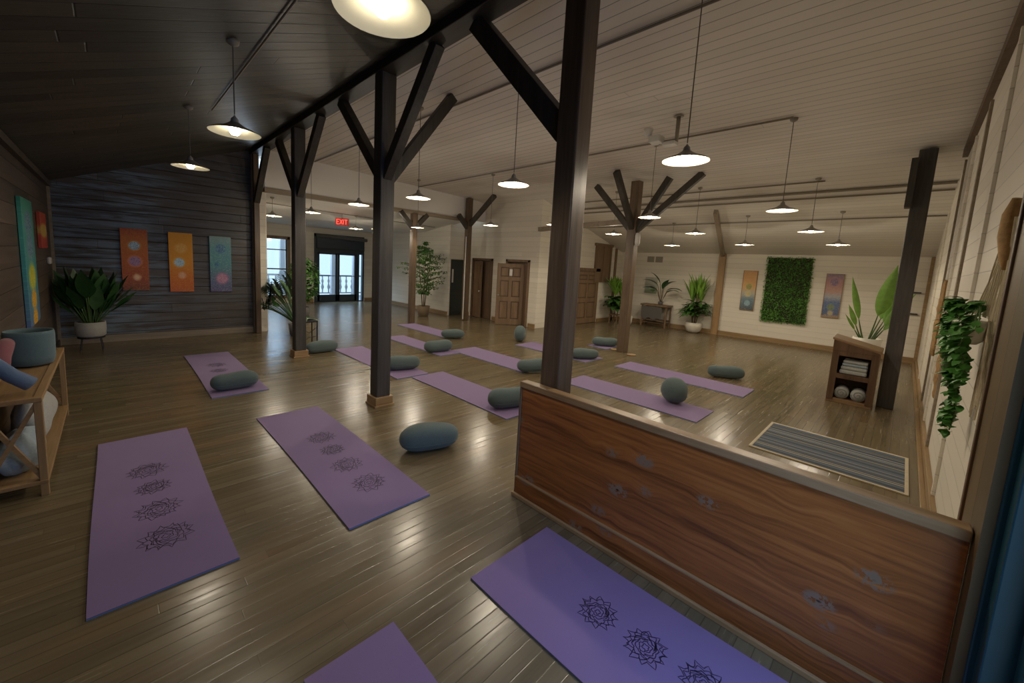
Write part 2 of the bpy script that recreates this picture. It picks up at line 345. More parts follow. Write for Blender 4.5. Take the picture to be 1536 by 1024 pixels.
# ================================================================= the setting
XL, XR, YF, YE, YW = -.8, 15.1, -.4, 11.3, 17.6
struct('floor', MB().box(-1, 15.3, -.6, 17.75, -.12, 0), M['floor'])
def ztop(x): return 4.42 - (x-2.6)*.22/7.0 if x < 9.6 else 4.2 - (x-9.6)*1.42/5.5
def slab(x0, x1, y0, y1, z0, z1, t=.08):
    return MB().hexa([(x0,y0,z0),(x1,y0,z1),(x1,y1,z1),(x0,y1,z0)], [(x0,y0,z0+t),(x1,y0,z1+t),(x1,y1,z1+t),(x0,y1,z0+t)])
struct('ceiling', slab(2.6, 9.6, -.6, 12.1, 4.42, 4.2), M['white_ceiling'])
struct('ceiling_right', slab(9.6, 15.3, -.6, 12.1, 4.2, 4.2-5.7*1.42/5.5), M['white_slope'])
struct('ceiling_left', slab(-1.0, 2.72, -.6, 11.45, 3.02, 4.50), M['dark_ceiling'])
struct('ceiling_rear', MB().hexa([(2.6,10.98,3.52),(9.2,10.98,3.52),(9.2,13.6,3.15),(2.6,13.6,3.15)], [(2.6,10.98,3.6),(9.2,10.98,3.6),(9.2,13.6,3.23),(2.6,13.6,3.23)]).box(2.6, 9.2, 13.6, 17.8, 3.15, 3.23), M['white_rear_ceiling'])
struct('wall_header', MB().box(2.72, 9.95, 10.95, 11.05, 3.52, 4.45), M['white_rear_ceiling'])
struct('trim_1', MB().box(2.7, 9.0, 10.90, 11.10, 3.44, 3.54), M['greybase'], bevel=.006)
struct('wall_left', MB().box(-.92, -.8, -.6, 11.45, 0, 3.3), M['dark_y'])
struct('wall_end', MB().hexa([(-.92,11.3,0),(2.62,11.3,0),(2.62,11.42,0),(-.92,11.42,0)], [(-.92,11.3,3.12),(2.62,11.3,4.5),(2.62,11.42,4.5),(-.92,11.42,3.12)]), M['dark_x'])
# front wall: brown boarding with a door opening, then white boarding
struct('wall_front', MB().box(-.92, 1.15, -.52, -.4, 0, 4.6).box(2.36, 2.86, -.52, -.31, 0, 4.6).box(1.15, 2.36, -.52, -.4, 2.25, 4.6), M['brown_wall'])
struct('wall_front_white', MB().box(2.86, 15.25, -.52, -.4, 0, 4.6), M['white_x'])
# right wall
struct('wall_right', MB().box(15.1, 15.22, -.5, 8.42, 0, 3.2), M['white_y'])
# recess walls
struct('wall_back', MB().box(9.85, 15.2, 8.3, 8.42, 0, 4.4), M['white_x'])
struct('wall_doors', MB().box(9.85, 9.97, 8.42, 8.66, 0, 4.4).box(9.85, 9.97, 9.76, 10.42, 0, 4.4).box(9.85, 9.97, 11.55, 12.07, 0, 4.4).box(9.85, 9.97, 8.66, 9.76, 2.13, 4.4).box(9.85, 9.97, 10.42, 11.55, 2.13, 4.4).box(10.6, 10.7, 8.42, 12.07, 0, 2.3), M['white_y'])
struct('wall_return', MB().box(9.05, 9.12, 11.95, 12.07, 0, 4.4).box(9.12, 9.85, 11.95, 12.07, 2.12, 4.4), M['white_x'])
struct('wall_cavity', MB().box(9.12, 15.3, 12.07, 12.15, 0, 4.5).box(15.22, 15.3, 8.4, 12.1, 0, 4.5), M['white_x'])
struct('wall_rear_right', MB().box(9.05, 9.15, 12.07, 17.7, 0, 3.4), M['white_y'])
struct('wall_rear_left', MB().box(2.64, 2.86, 11.42, 17.7, 0, 3.6), M['white_y'])
struct('wall_rear', MB().box(2.8, 4.30, 17.6, 17.72, 0, 3.3).box(4.30, 5.16, 17.6, 17.72, 0, .3).box(4.30, 5.16, 17.6, 17.72, 2.6, 3.3).box(5.16, 6.22, 17.6, 17.72, 0, 3.3).box(6.22, 8.40, 17.6, 17.72, 2.85, 3.3).box(8.40, 9.15, 17.6, 17.72, 0, 3.3), M['white_x'])
# trims
struct('baseboard_end', MB().box(-.78, 2.5, 11.265, 11.3, 0, .14), M['greybase'], bevel=.004)
struct('baseboard_right', MB().box(15.05, 15.1, -.4, 8.3, 0, .15).box(15.0, 15.05, -.4, 8.3, 0, .035), M['base_y'], bevel=.004)
struct('baseboard_front', MB().box(2.88, 15.0, -.4, -.36, 0, .13).box(2.88, 15.0, -.36, -.32, 0, .03), M['base_x'], bevel=.004)
struct('baseboard_back', MB().box(13.5, 15.0, 8.26, 8.3, 0, .13), M['base_x'], bevel=.004)
struct('baseboard_rear', MB().box(9.01, 9.05, 11.97, 17.55, 0, .15), M['base_y'], bevel=.004)
struct('baseboard_doors', MB().box(9.80, 9.85, 9.86, 10.32, 0, .14).box(9.80, 9.85, 8.3, 8.58, 0, .14).box(9.80, 9.85, 11.65, 11.93, 0, .14), M['base_y'], bevel=.004)
struct('baseboard_rear_end', MB().box(2.86, 4.3, 17.56, 17.6, 0, .14).box(5.2, 6.15, 17.56, 17.6, 0, .14).box(8.45, 9.0, 17.56, 17.6, 0, .14), M['base_x'], bevel=.004)
struct('baseboard_left', MB().box(-.8, -.77, -.3, 11.26, 0, .12), M['dark_y'])
struct('trim_2', MB().hexa([(3.45,-.4,4.20),(9.6,-.4,4.04),(9.6,-.34,4.04),(3.45,-.34,4.20)], [(3.45,-.4,4.34),(9.6,-.4,4.16),(9.6,-.34,4.16),(3.45,-.34,4.34)]), M['door_dark'])
struct('trim_3', MB().box(2.84, 2.88, -.4, -.30, 0, 4.3), M['door_dark'], bevel=.004)
struct('trim_4', MB().box(15.02, 15.1, -.4, -.33, 0, 2.78), M['base_y'], bevel=.004)
struct('trim_5', MB().box(-.8, -.74, -.3, 11.3, 3.0, 3.09), M['dark_y'])
struct('trim_6', MB().box(2.50, 2.64, 11.18, 11.3, 0, 4.3), M['greybase'], bevel=.004)
struct('trim_7', MB().box(2.64, 2.80, 11.24, 11.42, 0, 3.5), M['white_y'], bevel=.003)
struct('trim_8', MB().box(-.8, -.76, 11.24, 11.3, 0, 3.05), M['greybase'])
struct('trim_9', MB().box(14.52, 14.66, 8.26, 8.3, 0, 2.9), M['door_wood'], bevel=.004)
for i, (x, z1, w_) in enumerate([(5.3, 4.1, .05), (6.93, 4.04, .11), (8.2, 4.0, .06), (9.6, 4.0, .05), (11.9, 3.55, .06)]):
    struct('trim_%d' % (10+i), MB().box(x-w_/2, x+w_/2, -.4, -.375, .13, z1), M['greybase'] if i in (1, 3) else M['white_x'], bevel=.003)

# windows and doors of the rear wing -----------------------------------------
win = thing('window_1', (4.73, 17.6, .3), kind='structure')
MB().box(-.51, -.40, -.05, .06, -.06, 2.36).box(.40, .51, -.05, .06, -.06, 2.36).box(-.51, .51, -.05, .06, 2.26, 2.38).box(-.51, .51, -.05, .06, -.10, .03).build('window_frame', M['door_wood'], win, bevel=.005)
MB().box(-.40, .40, .03, .05, 1.05, 1.10).box(-.40, -.36, .02, .06, .03, 2.26).box(.36, .40, .02, .06, .03, 2.26).box(-.40, .40, .02, .06, 1.82, 1.86).build('sash', M['navy'], win)
MB().box(-.40, .40, .038, .043, .03, 2.26).build('pane', M['glass'], win)
d1 = thing('door_1', (7.29, 17.6, 0), kind='structure')
MB().box(-1.10, -.98, -.06, .1, 0, 2.9).box(1.02, 1.10, -.06, .1, 0, 2.9).box(.76, .88, -.04, .08, 0, 2.6).box(-1.10, 1.10, -.06, .1, 2.78, 2.92).box(-1.0, 1.05, -.02, .06, 2.12, 2.80).box(-.98, 1.02, -.03, .08, 0, .03).build('door_frame', M['navy'], d1, bevel=.005)
for x0, x1 in ((-.97, -.11), (-.10, .76)):
    p = MB().box(x0, x0+.09, -.01, .04, .03, 2.14).box(x1-.09, x1, -.01, .04, .03, 2.14).box(x0, x1, -.01, .04, .03, .31).box(x0, x1, -.01, .04, 2.06, 2.14).build('door_leaf', M['navy'], d1, bevel=.004)
    MB().box(x0+.09, x1-.09, .012, .018, .31, 2.06).build('pane', M['glass'], p)
    MB().box(x0+.09, x1-.09, .02, .03, 1.12, 1.15).build('glazing_bar', M['navy'], p)
MB().box(.88, 1.02, .012, .018, .03, 2.6).build('side_pane', M['glass'], d1)
MB().tube([(-.16, -.07, 1.02), (-.16, -.07, 1.2)], .012).box(-.17, -.15, -.07, 0, 1.03, 1.05).box(-.17, -.15, -.07, 0, 1.17, 1.19).build('door_handle', M['black_metal'], d1)
bl = thing('roller_blind', (7.29, 17.42, 2.22), 'rolled dark fabric blind over the glazed double doors', 'blind')
MB().tube([(-1.06, 0, .62), (1.16, 0, .56)], .075, 14).build('roll', M['greycloth'], bl, True)
MB().box(-1.02, 1.08, .06, .075, .10, .60).build('cloth', M['navy'], bl)
MB().box(-1.02, 1.08, .05, .085, .07, .10).build('bottom_rail', M['black_metal'], bl)
# doors in the door walls
d2 = thing('door_2', (9.47, 11.98, 0), kind='structure')
MB().box(-.36, .38, 0, .04, 0, 2.14).box(-.30, .31, -.012, 0, .15, .8).box(-.30, .31, -.012, 0, .95, 2.0).build('door_leaf', M['darkgreen'], d2, bevel=.004)
MB().box(-.27, -.20, -.022, -.012, 1.25, 1.75).build('door_sign', M['white_plastic'], d2)
MB().lathe([(.0, 0), (.025, .01), (.025, .03), (0, .04)], 12).build('door_knob', M['black_metal'], d2, loc=(.27, -.035, 1.0))
def six_panel(parent, W, H, mat, mat2, along='x'):
    m_ = W/2; fr = MB().box(0, .11, -.006, .041, .01, H).box(W-.11, W, -.006, .041, .01, H).box(m_-.05, m_+.05, -.006, .041, .01, H)
    for z0, z1 in ((.01, .2), (.80, .95), (1.5, 1.62), (H-.12, H)): fr.box(.11, m_-.05, -.006, .041, z0, z1).box(m_+.05, W-.11, -.006, .041, z0, z1)
    lf = MB().box(.02, W-.02, .008, .027, .02, H-.01).build('door_leaf', M['door_dark'], parent)
    fr.build('stiles_and_rails', mat, lf, bevel=.004); pn = MB()
    for z0, z1 in ((.2, .80), (.95, 1.5), (1.62, H-.12)):
        for a, c in ((.11, m_-.05), (m_+.05, W-.11)): pn.box(a+.035, c-.035, -.002, .037, z0+.035, z1-.035)
    pn.build('raised_panels', mat2, lf, bevel=.008); return lf
d3 = thing('door_3', (9.85, 11.55, 0), kind='structure')
MB().box(-.03, .13, -.08, 0, 0, 2.21).box(-.03, .13, -1.13, -1.05, 0, 2.21).box(-.03, .13, -1.13, 0, 2.13, 2.21).build('door_frame', M['door_dark'], d3, bevel=.004)
MB().box(.06, .10, -1.05, -.55, .01, 2.12).build('dark_door_leaf', M['door_dark'], d3)
lf = MB().box(0, .56, 0, .035, .01, 2.1); lf.box(.08, .48, -.012, .047, .2, .8).box(.08, .48, -.012, .047, .95, 1.98)
lo = lf.build('door_leaf', M['door_wood'], d3, bevel=.005); lo.location = (.02, -.06, 0); lo.rotation_euler.z = -PI/2-.16
k = MB().lathe([(0, 0), (.03, .012), (.034, .03), (.02, .05), (0, .055)], 14).build('door_knob', M['white_plastic'], lo, True); k.location = (.50, -.02, 1.0); k.rotation_euler.x = PI/2
d4 = thing('door_4', (9.85, 9.76, 0), kind='structure')
MB().box(-.03, .13, -.08, 0, 0, 2.21).box(-.03, .13, -1.10, -1.02, 0, 2.21).box(-.03, .13, -1.10, 0, 2.13, 2.21).build('door_frame', M['door_wood'], d4, bevel=.004)
lf4 = six_panel(d4, .90, 2.06, M['door_wood'], M['door_wood']); lf4.location = (-.62, -.22, 0); lf4.rotation_euler.z = math.radians(-38)
MB().box(.40, .50, -.06, -.02, 1.66, 1.88).build('door_sign', M['white_plastic'], lf4, bevel=.01)
k = MB().lathe([(0, 0), (.03, .012), (.034, .03), (.02, .05), (0, .055)], 14).build('door_knob', M['conduit'], lf4, True); k.location = (.06, 0, 1.0); k.rotation_euler.x = PI/2
MB().box(.09, .12, -1.02, -.08, .01, 2.12).build('inner_panel', M['door_dark'], d4)
d5 = thing('door_5', (12.0, 8.3, 0), kind='structure')
MB().box(-.10, 0, -.04, 0, 0, 2.0).box(1.32, 1.42, -.04, 0, 0, 2.0).box(-.14, 1.46, -.06, 0, 1.94, 2.06).build('door_frame', M['door_wood'], d5, bevel=.004)
lf5 = six_panel(d5, 1.32, 1.93, M['door_wood'], M['door_wood']); lf5.location = (0, -.045, 0)
st = thing('wall_shutter', (13.62, 8.3, 1.55), 'tall brown boarded shutter mounted high beside the brown panelled door', 'shutter')
MB().box(-.55, .55, -.06, 0, 0, 1.38).build('board', M['door_wood'], st, bevel=.006)
MB().box(-.62, .62, -.09, 0, 1.36, 1.46).box(-.55, -.47, -.08, -.06, 0, 1.36).box(.47, .55, -.08, -.06, 0, 1.36).box(-.04, .04, -.08, -.06, 0, 1.36).build('frame', M['door_wood'], st, bevel=.005)
# teal door in the front wall, beside the camera
d6 = thing('door_6', (1.75, -.4, 0), kind='structure')
MB().box(.52, .61, -.06, .04, 0, 2.32).box(-.66, -.52, -.06, .05, 0, 2.32).box(-.66, .66, -.06, .05, 2.22, 2.36).box(.60, .62, -.02, .06, 0, 2.36).build('door_frame', M['teal'], d6, bevel=.006)
lf = MB().box(-.52, -.42, -.08, -.035, .02, 2.2).box(.42, .52, -.08, -.035, .02, 2.2).box(-.52, .52, -.08, -.035, .02, .25).box(-.52, .52, -.08, -.035, 2.1, 2.2).build('door_leaf', M['teal'], d6, bevel=.005)
MB().box(-.42, .42, -.065, -.06, .25, 2.1).build('pane', M['glass'], lf)
# porch outside the rear wing
struct('floor_porch', MB().box(1.5, 11, 17.75, 20.6, -.12, -.02), M['porch'])
pr = thing('porch_railing', (7, 20.2, 0), 'pale painted porch railing outside the rear glass doors', 'railing')
MB().box(-5, -4.9, -.05, .05, -.02, 1.1).box(3.9, 4, -.05, .05, -.02, 1.1).box(-5, 4, -.03, .03, .98, 1.06).box(-5, 4, -.03, .03, .12, .18).build('rail', M['porch'], pr)
for i in range(30):
    x = -4.9+i*.30
    MB().lathe([(.03, .18), (.03, .3), (.075, .45), (.03, .62), (.06, .75), (.03, .85), (.03, .98)], 10, (x, 0, 0)).build('baluster', M['porch'], pr, True)
for n_, (x, lab) in enumerate([(4.45, 'leftmost porch post, seen through the rear window'), (5.6, 'pale porch post between the rear window and glass doors'), (7.9, 'porch post seen through the left leaf of the rear glass doors'), (9.0, 'porch post seen through the middle of the right glass door leaf'), (9.7, 'porch post seen at the right of the right glass door leaf')]):
    pp = thing('porch_post', (x, 19.9, 0), lab, 'post', 'porch posts outside the rear wall')
    MB().box(-.10, .10, -.10, .10, -.02, 3.1).build('shaft', M['porch'], pp, bevel=.01)
    MB().box(-.13, .13, -.13, .13, -.02, .2).build('plinth', M['porch'], pp, bevel=.01)

dl = bpy.data.lights.new('door_daylight', 'AREA'); dl.shape = 'RECTANGLE'; dl.size = 1.1; dl.size_y = 2.0; dl.energy = 62; dl.color = (.36, .52, 1.0)
do = bpy.data.objects.new('door_daylight', dl); C.objects.link(do); do.location = (1.75, -1.1, 1.6); do.rotation_euler = (math.radians(68), 0, 0)
wl = bpy.data.lights.new('porch_daylight', 'AREA'); wl.shape = 'RECTANGLE'; wl.size = 5; wl.size_y = 2.5; wl.energy = 700; wl.color = (.55, .74, 1.0)
wo = bpy.data.objects.new('porch_daylight', wl); C.objects.link(wo); wo.location = (5.6, 20.6, 4.3); wo.rotation_euler = Vector((.35, -1, -.80)).to_track_quat('-Z', 'Y').to_euler()
# ================================================================= timber frame
bm_ = thing('ceiling_beam', (2.6, 5.5, 4.3), 'long dark timber beam over the near row of posts', 'beam')
MB().box(-.12, .12, -5.85, 5.8, 0, .13).build('beam_timber', M['beam'], bm_, bevel=.01)
def post(loc, h, w_, label, braces=(), base=True, mat='post', cat='post', lean=(0, 0), bw=.12, dpt=None, zb=0):
    t = thing('timber_post', loc, label, cat); d = dpt or w_; a, b = w_/2, d/2; lx, ly = lean
    MB().hexa([(-a,-b,0),(a,-b,0),(a,b,0),(-a,b,0)], [(-a+lx,-b+ly,h),(a+lx,-b+ly,h),(a+lx,b+ly,h),(-a+lx,b+ly,h)]).build('shaft', M[mat], t, bevel=.012)
    for p, q in braces: MB().bar(p, q, bw, bw*1.15).build('brace', M['brace'], t, bevel=.008)
    if base:
        MB().box(-a-.03, a+.03, -b-.03, b+.03, 0, .13).build('base_trim', M['pine_x'], t, bevel=.006)
        MB().box(-a-.045, a+.045, -b-.045, b+.045, 0, .025).build('base_molding', M['pine_x'], t, bevel=.004)
    return t
p1 = post((2.6, 4.9, 0), 4.3, .20, 'dark timber post with three braces and boxed pine foot, left of centre',
     [((0, .05, 3.05), (0, 1.33, 4.3)), ((0, -.05, 3.05), (0, -1.12, 4.3)), ((.04, 0, 3.0), (1.05, 0, 4.36))])
p2 = post((2.6, 8.2, 0), 4.3, .20, 'slim dark timber post beside the grey cushion, in front of the left opening',
     [((0, .05, 3.1), (0, 1.2, 4.3)), ((0, -.05, 3.1), (0, -1.15, 4.3))])
p3 = post((2.66, 1.97, 0), 4.3, .19, 'big foreground timber post rising behind the low wooden partition', [((0, .05, 3.05), (0, 1.22, 4.3))], False, 'post_warm', bw=.15)
p4 = post((2.57, 11.12, 0), 4.3, .12, 'timber pillar at the right end of the dark boarded wall', [((0, -.05, 3.2), (0, -1.0, 4.3))], False, 'post_warm')
p5 = post((9.15, 4.8, 0), 4.16, .21, 'free-standing post with a fan of upper braces, mid-room right of the big foreground post',
     [((0, .05, 3.0), (0, 1.12, 4.16)), ((0, -.05, 3.0), (0, -.78, 4.16)), ((0, -.02, 2.95), (0.1, -1.45, 4.2)), ((-.05, 0, 3.05), (-1.0, 0, 4.2))], False, 'post_warm')
for s_ in (1, -1):
    MB().lathe([(.02, 0), (.10, .004), (.11, .012), (.02, .018)], 20, (-.1*s_-.05, -.28*s_-.05, 0)).build('floor_flange', M['pine'], p5)
p6 = post((9.13, .03, 0), 4.17, .21, 'leaning dark post beside the open cabinet at right', (), False, 'post', lean=(.28, 0))
MB().box(-.05+.28, .60, -.08, .08, 4.06, 4.16).box(-.06, .17, .09, .17, 3.25, 4.0).build('top_bracket', M['brace'], p6)
p7 = post((8.9, 10.75, 0), 4.2, .18, 'grey post standing between the dark doorway and the brown door', [((0, -.05, 3.3), (0, -1.25, 4.2)), ((-.05, 0, 3.2), (-.45, 0, 3.6))], False, 'post_warm')
MB().tube([(-.13, -.06, .05), (-.13, -.06, 2.9)], .018, 8).build('conduit_pipe', M['white_plastic'], p7)
p8 = post((6.84, 10.93, 0), 3.45, .17, 'far timber post in front of the leafy fig tree', [((-.03, 0, 3.0), (-.48, 0, 3.46)), ((.03, 0, 3.0), (.48, 0, 3.46))], False, 'post_warm')
sk_ = tag(MB().lathe([(.01, 0), (.05, .01), (.065, .08), (.065, .24), (.05, .31), (.01, .32)], 16, sx=.7).build('wall_speaker', M['white_plastic'], smooth=True, loc=(9.08, 4.63, 2.62)), 'white oblong speaker fixed high on the fan-braced post', 'speaker')
w_post = thing('wall_post', (15.0, 4.5, 0), 'honey-coloured wall post with grey slanted rafter, left of the green foliage panel', 'post')
MB().box(-.06, .06, -.10, .10, 0, 2.78).build('shaft', M['pine_z'], w_post, bevel=.008)
MB().bar((-.03, 0, 2.74), (-3.6, -.78, 2.80+3.6*.258-.05), .14, .10, (0, 1, 0)).build('rafter', M['greybase'], w_post, bevel=.006)
tb = thing('tie_beam', (9.15, 6.5, 3.2), 'grey horizontal timber running back from the braced post to the far wall', 'beam')
MB().bar((0, -1.6, .02), (0.6, 1.78, -.02), .11, .13).build('tie_timber', M['greybase'], tb)

# low partition
pt = thing('low_partition', (2.54, .9, 0), 'low reddish pine partition with worn knots in the right foreground', 'partition')
MB().box(-.06, -.015, -1.205, 1.28, .0, .98).build('panel', M['partition'], pt, bevel=.003)
MB().box(-.085, .005, -1.205, 1.29, .98, 1.03).build('cap', M['cap'], pt, bevel=.006)
MB().box(-.080, -.06, -1.205, 1.28, 0, .17).build('baseboard', M['partition'], pt, bevel=.004)
MB().box(-.084, -.06, -1.205, 1.28, .170, .180).build('cap_bead', M['pine'], pt)
MB().box(-.105, -.08, -1.205, 1.30, 0, .035).build('shoe_molding', M['pine'], pt, bevel=.006)
MB().box(-.07, -.01, 1.28, 1.30, 0, .98).build('end_board', M['door_wood'], pt, bevel=.004)

# ================================================================= conduits
def conduit(pts, label, r=.012, name='ceiling_conduit'):
    o = MB().tube(pts, r, 8).build(name, M['conduit'], smooth=True); return tag(o, label, 'pipe')
def zc(x): return ztop(x)-.02
def zd(x): return 3.02+(x+1)*1.48/3.72-.02
conduit([(1.04, -.3, zd(1.04)), (1.04, 6.6, zd(1.04))], 'thin conduit running along the dark sloping ceiling at left', .009)
conduit([(3.85, -.35, zc(3.85)), (3.85, 10.9, zc(3.85))], 'white-ceiling conduit feeding the lamp row nearest the dark beam', .014)
conduit([(6.95, 1.4, zc(6.95)), (6.95, 10.9, zc(6.95))], 'white-ceiling conduit feeding the second lamp row', .014)
conduit([(10.3, 1.4, ztop(10.3)-.02), (10.3, 8.2, ztop(10.3)-.02)], 'conduit on the sloping ceiling feeding the third lamp row', .014)
conduit([(10.75, -.38, ztop(10.75)-.03), (10.75, 8.28, ztop(10.75)-.03)], 'upper of two parallel pipes across the sloping white ceiling', .026)
conduit([(11.05, -.38, ztop(11.05)-.03), (11.05, 8.28, ztop(11.05)-.03)], 'lower of two parallel pipes across the sloping white ceiling', .018)
conduit([(12.3, -.38, ztop(12.3)-.02), (12.3, 8.28, ztop(12.3)-.02)], 'lowest thin conduit across the sloping white ceiling', .014)
conduit([(2.9, 12.2, 3.32), (8.8, 12.6, 3.27)], 'thin conduit under the rear wing ceiling near the exit sign', .012)
fx = thing('ceiling_floodlight', (5.95, 2.75, 4.29), 'white twin floodlight with grey drop pipe on the white ceiling', 'light')
MB().tube([(.12, -.12, .01), (.12, -.12, -.34), (.02, .1, -.36)], .03, 10).build('drop_pipe', M['conduit'], fx, True)
MB().box(-.16, .04, .02, .18, -.38, -.28).box(-.05, .10, -.16, .02, -.42, -.37).build('junction_box', M['white_plastic'], fx, bevel=.01)
MB().lathe([(.02, 0), (.05, .02), (.07, .10), (.065, .12), (0, .13)], 16).build('lamp_head', M['white_plastic'], fx, True, loc=(-.10, .22, -.28))
MB().lathe([(.07, 0), (.07, .012), (.02, .02)], 16).build('ceiling_plate', M['conduit'], fx, True, loc=(.12, -.12, .0))

# ================================================================= pendant lamps
def make_lamp(drop, first_label):
    t = thing('pendant_lamp', (0, 0, 0), first_label, 'lamp', 'pendant lamps')
    return t
ld = bpy.data.lights.new('lamp_light', 'SPOT'); ld.spot_size = math.radians(166); ld.spot_blend = .35; ld.energy = LAMP_W; ld.color = LAMP_COL; ld.shadow_soft_size = .04
shade_o = MB().lathe([(.035, .085), (.05, .075), (.10, .045), (.17, .022), (.205, .006), (.212, .0)], 36)
shade_o.f = shade_o.f[:-2]
def half(o, p, off=0): return o
lamp_proto = None
def pendant(x, y, z, ceil, label, s=1.0, e=None):
    """z: height of the shade rim"""
    t = thing('pendant_lamp', (x, y, z), label, 'lamp', 'shallow white enamel pendant lamps')
    global P_shade, P_in, P_bulb, P_sock
    if 'P_shade' not in globals():
        P_shade = shade_o.build('shade', M['enamel_out'], t, True)
        i_ = MB().lathe([(.03, .079), (.05, .069), (.10, .039), (.17, .016), (.203, .001), (.210, -.003)], 36); i_.f = i_.f[:-2]
        P_in = i_.build('shade_lining', M['enamel_in'], P_shade, True)
        P_bulb = MB().lathe([(.012, .075), (.020, .062), (.036, .045), (.044, .022), (.040, .000), (.024, -.018), (.001, -.024)], 20).build('bulb', M['bulb'], t, True)
        P_sock = MB().lathe([(.026, .075), (.032, .085), (.026, .115), (.012, .13), (.006, .14)], 16).build('socket', M['enamel_out'], t, True)
        a, b, c, d = P_shade, P_in, P_bulb, P_sock
    else:
        a, c, d = P_shade.copy(), P_bulb.copy(), P_sock.copy(); b = P_in.copy()
        for o in (a, b, c, d): C.objects.link(o)
        a.parent = t; c.parent = t; d.parent = t; b.parent = a
    a.scale = (s, s, 1)
    L = ceil - z
    MB().tube([(0, 0, .15), (0, 0, L)], .005, 6).build('cord', M['cord'], t)
    MB().lathe([(.012, L-.05), (.045, L-.03), (.05, L)], 14).build('ceiling_canopy', M['conduit'], t, True)
    l = bpy.data.objects.new('lamp_light', ld if e is None else e); C.objects.link(l); l.parent = t; l.location = (0, 0, -.06)
    if e is None:
        l = bpy.data.objects.new('lamp_glow', ldp); C.objects.link(l); l.parent = t; l.location = (0, 0, -.15)
    return t
ldp = bpy.data.lights.new('lamp_glow', 'POINT'); ldp.energy = LAMP_W*.36; ldp.color = LAMP_COL; ldp.shadow_soft_size = .04
ld2 = bpy.data.lights.new('lamp_light_aisle', 'SPOT'); ld2.spot_size = math.radians(166); ld2.spot_blend = .35; ld2.energy = LAMP_W*.75; ld2.color = LAMP_COL; ld2.shadow_soft_size = .04
PL = [
 (.84, 1.62, 3.0, 'a', 'large pendant lamp cut by the top edge of the picture, under the dark ceiling'),
 (.81, 4.15, 3.0, 'a', 'middle pendant lamp of three under the dark ceiling'),
 (.76, 6.35, 3.0, 'a', 'farthest pendant lamp under the dark ceiling, before the dark end wall'),
 (3.69, 1.50, 3.0, 'm', 'brightest large pendant lamp right of the big foreground post'),
 (3.65, 3.57, 3.0, 'm', 'pendant lamp just left of the big foreground post'),
 (3.61, 5.66, 3.0, 'm', 'pendant lamp between the braced post and the header wall, on a long cord'),
 (3.46, 7.49, 3.0, 'm', 'pendant lamp just left of the braced post, before the glass doors'),
 (7.05, 1.41, 3.0, 'm', 'pendant lamp high over the middle of the right half, left of the leaning post'),
 (7.06, 3.41, 3.0, 'm', 'pendant lamp hanging in front of the fan-braced post'),
 (7.50, 5.91, 3.0, 'm', 'pendant lamp half hidden by the left edge of the big foreground post'),
 (7.09, 7.67, 3.0, 'm', 'pendant lamp above the half-open panelled door'),
 (10.2, 1.50, 3.0, 's', 'pendant lamp over the foliage panel, upper of the pair there'),
 (10.12, 3.70, 3.0, 's', 'pendant lamp above the tall palm, upper of the pair there'),
 (9.89, 5.75, 3.0, 's', 'pendant lamp left of the fan-braced post, above the brown shutter'),
 (11.9, 3.09, 2.86, 's', 'pendant lamp above the orange and blue canvas on the far white wall'),
 (11.9, 1.22, 2.86, 's', 'pendant lamp above the purple and blue canvas on the far white wall'),
 (12.2, 5.10, 2.86, 's', 'small pendant lamp above the side table, right of the fan-braced post'),
 (6.45, 10.10, 2.95, 'm', 'far pendant lamp in front of the post by the fig tree'),
 (5.65, 12.42, 2.9, 'r', 'small pendant lamp in the rear wing right of the exit sign'),
 (3.06, 11.65, 2.95, 'r', 'pendant lamp above the rear window'),
 (6.25, 12.1, 2.93, 'r', 'rear wing pendant lamp peeking out right of the braced post'),
 (3.30, 9.55, 2.95, 'm', 'small pendant lamp peeking out right of the slim dark post'),
]
def rearz(y): return 3.52-(y-10.98)*.37/2.62 if y < 13.6 else 3.15
for x, y, z, k, lab in PL:
    ce = {'a': 3.02+(x+1)*1.48/3.72, 'm': ztop(x), 's': ztop(x), 'r': rearz(y)}[k]
    pendant(x, y, z, ce, lab, .92 if k in 'am' else 1.05, ld2 if k == 'a' else None)

# exit sign
ex = thing('exit_sign', (5.24, 12.5, 2.96), 'small red lit exit sign hanging from the rear wing ceiling', 'sign')
ex.rotation_euler.z = math.radians(-18)
MB().box(-.20, .20, -.03, .03, 0, .22).build('sign_box', M['exit_body'], ex, bevel=.01)
MB().tube([(0, 0, .22), (0, 0, .36)], .01).build('hanger', M['conduit'], ex)
lt = MB(); th = .018
def seg(x0, z0, x1, z1): lt.bar((x0, -.034, z0), (x1, -.034, z1), th, .012, (0, 1, 0))
x = -.16
seg(x, .04, x, .18); seg(x, .18, x+.07, .18); seg(x, .11, x+.06, .11); seg(x, .04, x+.07, .04)
x = -.07; seg(x, .04, x+.075, .18); seg(x, .18, x+.075, .04)
x = .035; seg(x, .04, x, .18)
x = .065; seg(x, .175, x+.085, .175); seg(x+.043, .04, x+.043, .18)
lt.build('letters', M['exit_red'], ex)

